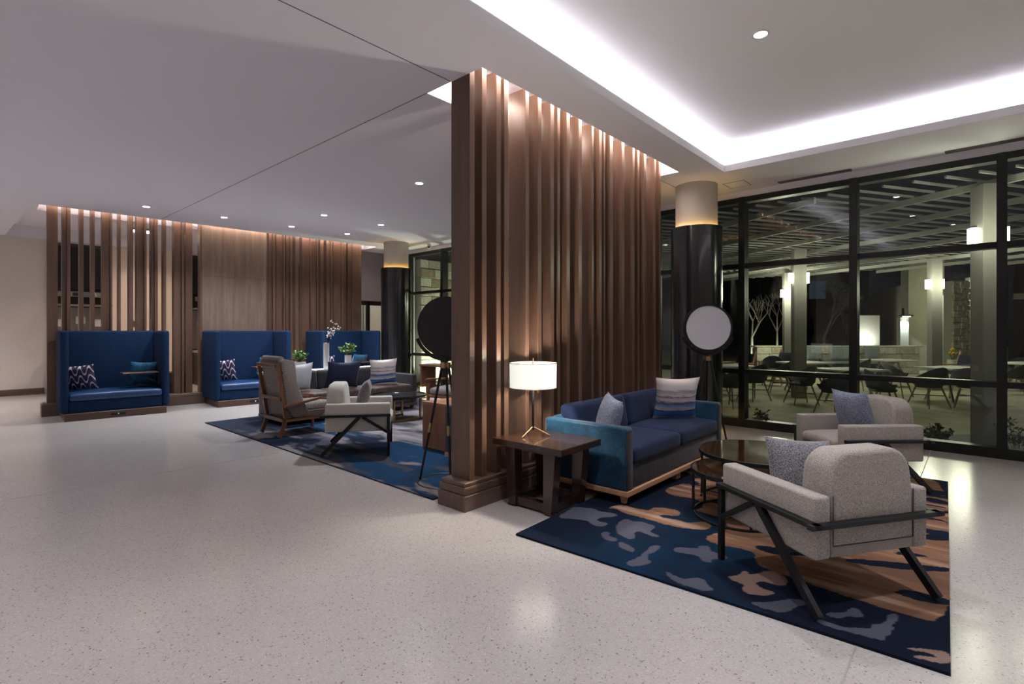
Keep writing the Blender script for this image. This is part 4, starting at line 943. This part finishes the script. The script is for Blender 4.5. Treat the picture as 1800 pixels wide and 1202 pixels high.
# low stone seat wall
wa, wb = Vector(deep(1330, 18.7)), Vector(deep(1616, 18.7)); L = (wb - wa).length; rz = math.atan2(wb.y - wa.y, wb.x - wa.x)
t = thing('stone_seat_wall', 'low limestone block wall with flat cap behind the patio tables', 'wall', (wa.x, wa.y, GZ), rz)
obj('mortar_core', box(.02, L - .02, .02, .38, 0, .93), M['mortar'], t, 0); obj('cap_stone', box(-.05, L + .12, -.04, .44, .95, 1.01, .01, 1), M['limestone2'], t, 0)
def blocks(parent, L, H_, z0, courses, mn, mx_, dep=.40, yo=0.0, flip=False):
    hh = H_ / courses
    for c in range(courses):
        x = 0
        while x < L - .02:
            w_ = min(random.uniform(mn, mx_), L - x)
            if L - x - w_ < .12: w_ = L - x
            m_ = random.choice((M['limestone'], M['limestone'], M['limestone2'], M['limestone2'], M['limestone3']))
            e = random.uniform(0, .018)
            o = obj('stone_block', box(x + .006, x + w_ - .006, yo - e, yo + .06, z0 + c * hh + .006, z0 + (c + 1) * hh - .006, .008, 1), m_, parent, 0); x += w_
blocks(t, L, .95, 0, 4, .40, .75, yo=-.02)
t2 = thing('patio_bench', 'long grey bench along the low limestone wall', 'bench', (wa.x, wa.y, GZ), rz)
obj('bench_seat', box(1.3, L - 1.4, -.62, -.06, .40, .48, .01, 1), M['throw'], t2, 0); obj('bench_base', box(1.35, L - 1.45, -.58, -.06, 0, .40), M['darkbuild'], t2, 0)
for k, (u, lb) in enumerate(((1432, 'grey outdoor cushion on the patio bench, leftmost'), (1472, 'grey outdoor cushion on the patio bench, second from left'), (1494, 'grey outdoor cushion on the patio bench, second from right'), (1534, 'grey outdoor cushion on the patio bench, rightmost'))):
    x, y = deep(u, 18.35); pillow(M['throw'], lb, (x, y, GZ + .51), rz + .1 * (k % 2), -.2, .05, (.58, .50, .18), 'outdoor cushions')
# stucco wall running back, lit feature panel, pier with sconce
pa, pb_ = Vector(deep(1600, 20.5)), Vector(deep(1457, 43)); d_ = (pb_ - pa); rz2 = math.atan2(d_.y, d_.x)
struct('wall_garden', box(0, d_.length, -.3, 0, GZ, 3.35), M['stucco']).location = (pa.x, pa.y, 0)
bpy.data.objects['wall_garden'].rotation_euler = (0, 0, rz2)
qa, qb = Vector(deep(1597, 20.3)), Vector(deep(1660, 20.3)); rz3 = math.atan2(qb.y - qa.y, qb.x - qa.x)
o = struct('wall_patio', box(0, (qb - qa).length, 0, .4, GZ, 4.6), M['stucco']); o.location = (qa.x, qa.y, 0); o.rotation_euler = (0, 0, rz3)
x, y = deep(1528, 22.0); t = thing('feature_panel', 'white uplit concrete panel behind the low limestone wall', 'panel', (x, y, GZ), rz)
obj('slab', box(-.45, .45, 0, .12, .55, 2.2, .01, 1), M['stucco_pale'], t, 0); obj('slab_foot', box(-.5, .5, -.02, .14, 0, .55), M['stucco_pale'], t, 0)
t = thing('ground_light', 'bright ground light at the foot of the white concrete panel', 'light', (deep(1528, 21.6)[0], deep(1528, 21.6)[1], GZ), rz)
obj('lamp_base', box(-.35, .35, -.05, .05, 0, .86), M['black'], t, 0); obj('lamp_lens', box(-.33, .33, -.04, .04, .86, .88), M['lantern'], t, 0)
ld = bpy.data.lights.new('uplight', 'AREA'); ld.energy = 16; ld.size = .6; ld.size_y = .1; ld.shape = 'RECTANGLE'; ld.color = (1, .98, .9)
lo = bpy.data.objects.new('uplight', ld); COL.objects.link(lo); lo.parent = t; lo.location = (0, .05, .92); lo.rotation_euler = (PI * .86, 0, 0)
x, y = deep(1590, 19.9); t = thing('wall_sconce', 'dark wall sconce throwing white light down a pier', 'sconce', (x, y, GZ), rz3)
obj('pier', box(-.16, .16, 0, .2, 0, 2.05), M['stucco_pale'], t, 0); obj('hood', box(-.22, .16, -.26, .0, 2.09, 2.15, .01, 1), M['black'], t, 0); obj('bracket', box(-.03, .03, -.02, .1, 2.05, 2.40), M['black'], t, 0); obj('lens', box(-.12, .10, -.18, -.05, 2.07, 2.09), M['lantern'], t, 0)
ld = bpy.data.lights.new('sconce_beam', 'SPOT'); ld.energy = 60; ld.spot_size = 1.9; ld.color = (.85, .93, 1); ld.shadow_soft_size = .05
lo = bpy.data.objects.new('sconce_beam', ld); COL.objects.link(lo); lo.parent = t; lo.location = (-.02, -.14, 2.04); lo.rotation_euler = (-.12, 0, 0)
# beige lit wall, rubble pier, dark glazed wing at right
x, y = deep(1664, 18.4); o = struct('wall_pale', box(-.22, .22, 0, .3, GZ, 2.7), M['stucco_pale']); o.location = (x, y, 0); o.rotation_euler = (0, 0, rz3)
x, y = deep(1690, 17.2); t = thing('stone_pier', 'rough rubble stone pier between the lanterns', 'pier', (x, y, GZ), rz3)
obj('pier_core', box(-.26, .26, .03, .40, 0, 3.2), M['mortar'], t, 0); z = 0
while z < 3.1:
    hh = random.uniform(.14, .24); x_ = -.28
    while x_ < .26:
        w_ = min(random.uniform(.12, .28), .29 - x_)
        if w_ > .04: obj('rubble_stone', box(x_ + .005, x_ + w_ - .005, -random.uniform(0, .05), .08, z + .006, z + hh - .006, .015, 1), M['rubble'], t, 0)
        x_ += w_
    z += hh
x, y = deep(1880, 23.5); t = thing('glazed_wing', 'dark glazed building wing beyond the right window pane', 'building', (x, y, GZ), rz3 + .1)
obj('wing_wall', box(-2.6, 2.6, .1, .4, 0, 4.6), M['darkbuild'], t, 0); obj('wing_fascia', box(-2.7, 2.7, -.25, .1, 2.95, 3.2), M['stucco_pale'], t, 0)
for k in range(5):
    f = obj('wing_window', box(-2.3 + k * .85, -1.55 + k * .85, .02, .1, .1, 2.6), M['frame'], t, 0); obj('wing_pane', box(-2.24 + k * .85, -1.61 + k * .85, .0, .02, .2, 2.5), plain('dark_pane', (.05, .08, .07), .1), f, 0)
# dark far building with windows
t = thing('far_building', 'dark far building behind the trees with few lit windows', 'building', (-22, 52, GZ), .45)
obj('facade', box(-16, 16, 0, 6, 0, 9), M['darkbuild'], t, 0)
for k in range(9):
    for r_ in range(2): obj('window', box(-13 + k * 3, -11.6 + k * 3, -.05, 0, 1.2 + r_ * 3.4, 2.9 + r_ * 3.4), emit('far_window', (.10, .16, .25), .08) if (k * 2 + r_) % 7 == 3 else M['frame'], t, 0)

# dining tables and shell chairs
def shell_chair_proto():
    t = thing('patio_chair', '', 'chair', (0, 0, 0), 0, 'dark shell patio chairs')
    bm = new_bm(); n = 22; rows = []
    for i in range(n + 1):
        a = -PI * .16 + (PI * 1.32) * i / n       # 0 = right, pi/2 = rear (-y)
        ct, st_ = math.cos(a), math.sin(a); top = .62 + .20 * max(0, st_) ** 1.3 - (.06 if st_ < 0 else 0)
        rows.append([((.20 * ct), -.19 * st_, .41), ((.27 * ct), -.26 * st_, .47), ((.315 * ct), -.30 * st_, top - .02), ((.31 * ct), -.295 * st_, top), ((.285 * ct), -.275 * st_, top - .01), ((.24 * ct), -.23 * st_, .48), ((.18 * ct), -.17 * st_, .43)])
    g = [[bm.verts.new(p) for p in r_] for r_ in rows]; k = len(rows[0])
    for a_, b_ in zip(g, g[1:]):
        for j in range(k): bm.faces.new((a_[j], a_[(j + 1) % k], b_[(j + 1) % k], b_[j]))
    bm.faces.new(g[0]); bm.faces.new(g[-1][::-1]); obj('shell', bm, M['shell'], t, 60)
    b1 = new_bm(); lathe(b1, [(0, .40), (.21, .40), (.23, .43), (.21, .455), (0, .46)], 24); obj('seat', b1, M['shell'], t)
    for sx in (-1, 1):
        for sy in (-1, 1):
            b1 = new_bm(); tube(b1, (sx * .15, sy * .14, .41), (sx * .25, sy * .25, 0), .018, .012, 8); obj('leg', b1, M['legwood'], t)
    b1 = new_bm(); beam(b1, (-.19, -.185, .24), (.19, .185, .24), .02, .02); beam(b1, (-.19, .185, .24), (.19, -.185, .24), .02, .02); obj('stretcher', b1, M['legwood'], t, 0)
    return t
cp = shell_chair_proto(); used = False
CH = [(1325, 11.6, .3, 'dark shell patio chair nearest the left mullion'), (1371, 13.1, 1.2, 'dark shell patio chair just left of the middle post'), (1358, 15.0, 2.6, 'dark shell patio chair behind the left post table'),
      (1462, 13.9, -2.2, 'dark shell patio chair at the far side of the centre-left table'), (1468, 9.7, .25, 'dark shell patio chair turned away in front of the central table'),
      (1552, 9.9, -1.9, 'large dark shell patio chair right behind the window armchair'), (1408, 11.0, 1.5, 'dark shell patio chair at the left end of the central table'), (1575, 12.2, -2.6, 'dark shell patio chair between central and right tables'),
      (1632, 10.6, .15, 'dark shell patio chair in front of the right table'), (1706, 10.5, -.7, 'dark shell patio chair beside the wide grey post'), (1507, 13.7, .6, 'dark shell patio chair behind the second mullion'),
      (1256, 11.4, -1.0, 'dark shell patio chair seen next to the column'), (1785, 12.6, .5, 'dark shell patio chair in the rightmost pane, nearer one'), (1800, 14.0, 2.6, 'dark shell patio chair in the rightmost pane, farther one'), (1285, 10.6, .5, 'dark shell patio chair between the column and left mullion')]
for u, d, r_, lb in CH:
    o = cp if not used else copy_tree(cp); used = True
    x, y = deep(u, d); o.location = (x, y, GZ); o.rotation_euler = (0, 0, TH + r_); o['label'] = lb; o.name = 'patio_chair'
tp = thing('patio_table', '', 'table', (0, 0, 0), 0, 'pale patio dining tables')
b1 = box(-.55, .55, -.42, .42, .70, .74, .012, 2); obj('table_top', b1, M['tabletop'], tp)
b1 = new_bm(); bx(b1, -.30, .30, -.05, .05, .64, .70); obj('under_frame', b1, M['steel'], tp, 0)
for sx in (-1, 1):
    for sy in (-1, 1): b1 = new_bm(); beam(b1, (sx * .22, sy * .05, .68), (sx * .36, sy * .30, 0), .035, .045); obj('leg', b1, M['steel'], tp, 0)
used = False
for u, d, r_, lb in ((1272, 12.3, .2, 'pale patio table seen between column and left mullion'), (1415, 13.5, .3, 'pale patio table behind the middle post'), (1495, 11.1, .2, 'large pale patio table in the centre behind the armchair'),
                     (1562, 14.6, .2, 'pale patio table before the end of the limestone wall'), (1672, 11.6, .25, 'pale patio table left of the wide grey post'), (1802, 13.2, .3, 'pale patio table in the rightmost pane')):
    o = tp if not used else copy_tree(tp); used = True
    x, y = deep(u, d); o.location = (x, y, GZ); o.rotation_euler = (0, 0, TH + r_); o['label'] = lb; o.name = 'patio_table'
# teak lounge chairs and flower pot
def teak(label, u, d, r_):
    x, y = deep(u, d); t = thing('teak_chair', label, 'armchair', (x, y, GZ), TH + r_, 'teak patio lounge chairs')
    obj('seat', box(-.3, .3, -.3, .3, .36, .42, .01, 1), M['shell'], t, 0)
    bm = box(-.29, .29, -.05, .05, 0, .48, .02, 2); bmesh.ops.transform(bm, matrix=Matrix.Translation((0, -.32, .40)) @ Matrix.Rotation(.3, 4, 'X'), verts=bm.verts[:]); obj('back_cushion', bm, M['pillow_navy'], t)
    for s in (-1, 1):
        for y in (.28, -.28): b1 = new_bm(); beam(b1, (s * .34, y, 0), (s * .34, y, .58), .04, .05); obj('leg', b1, M['oak'], t, 0)
        obj('arm', box(s * .34 - .035, s * .34 + .035, -.36, .34, .57, .61, .004, 1), M['oak'], t, 0); b1 = new_bm(); beam(b1, (s * .32, -.34, .40), (s * .32, -.52, .95), .04, .05); obj('back_post', b1, M['oak'], t, 0)
teak('teak lounge chair with navy cushion by the rubble pier', 1680, 14.4, 1.7)
teak('teak lounge chair with navy cushion beyond the left patio table', 1290, 15.5, 1.9)
teak('teak lounge chair with dark cushion in front of the limestone wall', 1362, 16.2, 1.8)
x, y = deep(1675, 15.3); t = thing('flower_pot', 'yellow flowers in a slim pot behind the teak chair', 'plant', (x, y, GZ))
b1 = new_bm(); lathe(b1, [(.10, 0), (.14, .7), (.12, .7), (.11, .66), (0, .66)], 20); obj('pot', b1, M['stucco_pale'], t)
b1 = new_bm()
for k in range(16): a = random.uniform(0, 6.28); r_ = random.uniform(0, .14); bmesh.ops.create_icosphere(b1, subdivisions=1, radius=.035, matrix=Matrix.Translation((r_ * math.cos(a), r_ * math.sin(a), .9 + random.uniform(-.05, .12))))
o = obj('blossoms', b1, M['yellow'], t, 60); o['kind'] = 'stuff'
b1 = new_bm()
for k in range(6): tube(b1, (0, 0, .62), (.1 * math.cos(k), .1 * math.sin(k), .9), .006, .005, 5)
obj('stems', b1, M['leafdark'], t, 0)
# shrubs in the gravel bed
for u, d, n, R_, H_, lb in ((1339, 7.95, 26, .14, .34, 'small dark shrub in the gravel beside the left mullion'), (1488, 7.5, 22, .24, .20, 'low spreading dark shrub behind the window armchair'),
                            (1648, 7.0, 26, .18, .26, 'dark shrub in the gravel right of the window armchair'), (1789, 6.35, 14, .22, .48, 'spiky rosemary sprig in the rightmost pane')):
    x, y = deep(u, d); t = thing('shrub', lb, 'shrub', (x, y, GZ + .03)); bush(t, .02, R_, H_, n, mat=M['leafdark'], L=.06)
# trees
def tree(label, u, d, h, spread, up, mat=None, leaves=0):
    x, y = deep(u, d); t = thing('tree', label, 'tree', (x, y, GZ)); bm = new_bm(); lf = new_bm()
    def grow(p, dr_, L_, r_, dep):
        q = p + dr_ * L_; tube(bm, p, q, r_, r_ * .7, 6)
        if dep == 0:
            for _ in range(leaves): leaf_bm(lf, q + Vector((random.uniform(-.2, .2), random.uniform(-.2, .2), random.uniform(-.2, .2))), (random.uniform(-1, 1), random.uniform(-1, 1), random.uniform(-1, 1)), .14, .08)
            return
        for _ in range(3 if dep > 1 else 2):
            nd = (dr_ + Vector((random.uniform(-1, 1), random.uniform(-1, 1), random.uniform(-.2, .6))) * spread).normalized(); grow(q, nd, L_ * .68, r_ * .6, dep - 1)
    grow(Vector((0, 0, 0)), Vector((0, 0, 1)), h * .36, .075, 4)
    obj('branches', bm, mat or plain('bark_pale', (.40, .37, .29), .9), t, 0)
    if leaves: o = obj('foliage', lf, M['leafdark'], t, 0); o['kind'] = 'stuff'
    else: lf.free()
    if up:
        ld = bpy.data.lights.new('tree_uplight', 'SPOT'); ld.energy = up; ld.spot_size = 1.4; ld.color = (1, .97, .8); ld.shadow_soft_size = .05
        lo = bpy.data.objects.new('tree_uplight', ld); COL.objects.link(lo); lo.parent = t; lo.location = (.5, -.7, .1); lo.rotation_euler = Vector((-.5, .7, 1.3)).to_track_quat('-Z', 'Y').to_euler()
tree('bare uplit tree beyond the left end of the limestone wall', 1322, 26, 3.4, .75, 90)
tree('dark leafy tree behind the limestone wall near the middle post', 1448, 21.5, 3.6, .6, 0, M['stem'], 8)
tree('dark leafy tree left of the feature panel', 1487, 25.5, 2.8, .6, 0, M['stem'], 8)
tree('distant bare tree between left mullion and middle post', 1366, 32, 4.2, .7, 40)
# stone facade outside the far window
t = thing('stone_facade', 'limestone block facade seen through the window beside the far column', 'wall', (-11.3, 8.95, GZ), PI / 2)
obj('mortar_core', box(0, 3.6, .03, .4, 0, 3.5), M['mortar'], t, 0)
blocks(t, 3.6, 3.5, 0, 14, .24, .52, yo=0.0)
b1 = new_bm(); 
t = thing('facade_uplight', 'small ground uplight washing the limestone facade', 'light', (-10.55, 9.75, GZ)); b1 = new_bm(); tube(b1, (0, 0, 0), (0, 0, .12), .06, .06, 16); obj('lamp_can', b1, M['black'], t); b1 = new_bm(); tube(b1, (0, 0, .12), (0, 0, .125), .05, .05, 16); obj('lens', b1, M['lantern'], t)
ld = bpy.data.lights.new('facade_beam', 'SPOT'); ld.energy = 240; ld.spot_size = 2.2; ld.color = (.95, 1.0, .78); ld.shadow_soft_size = .05
lo = bpy.data.objects.new('facade_beam', ld); COL.objects.link(lo); lo.parent = t; lo.location = (0, 0, .14); lo.rotation_euler = Vector((-.55, 0, 1)).to_track_quat('-Z', 'Y').to_euler()
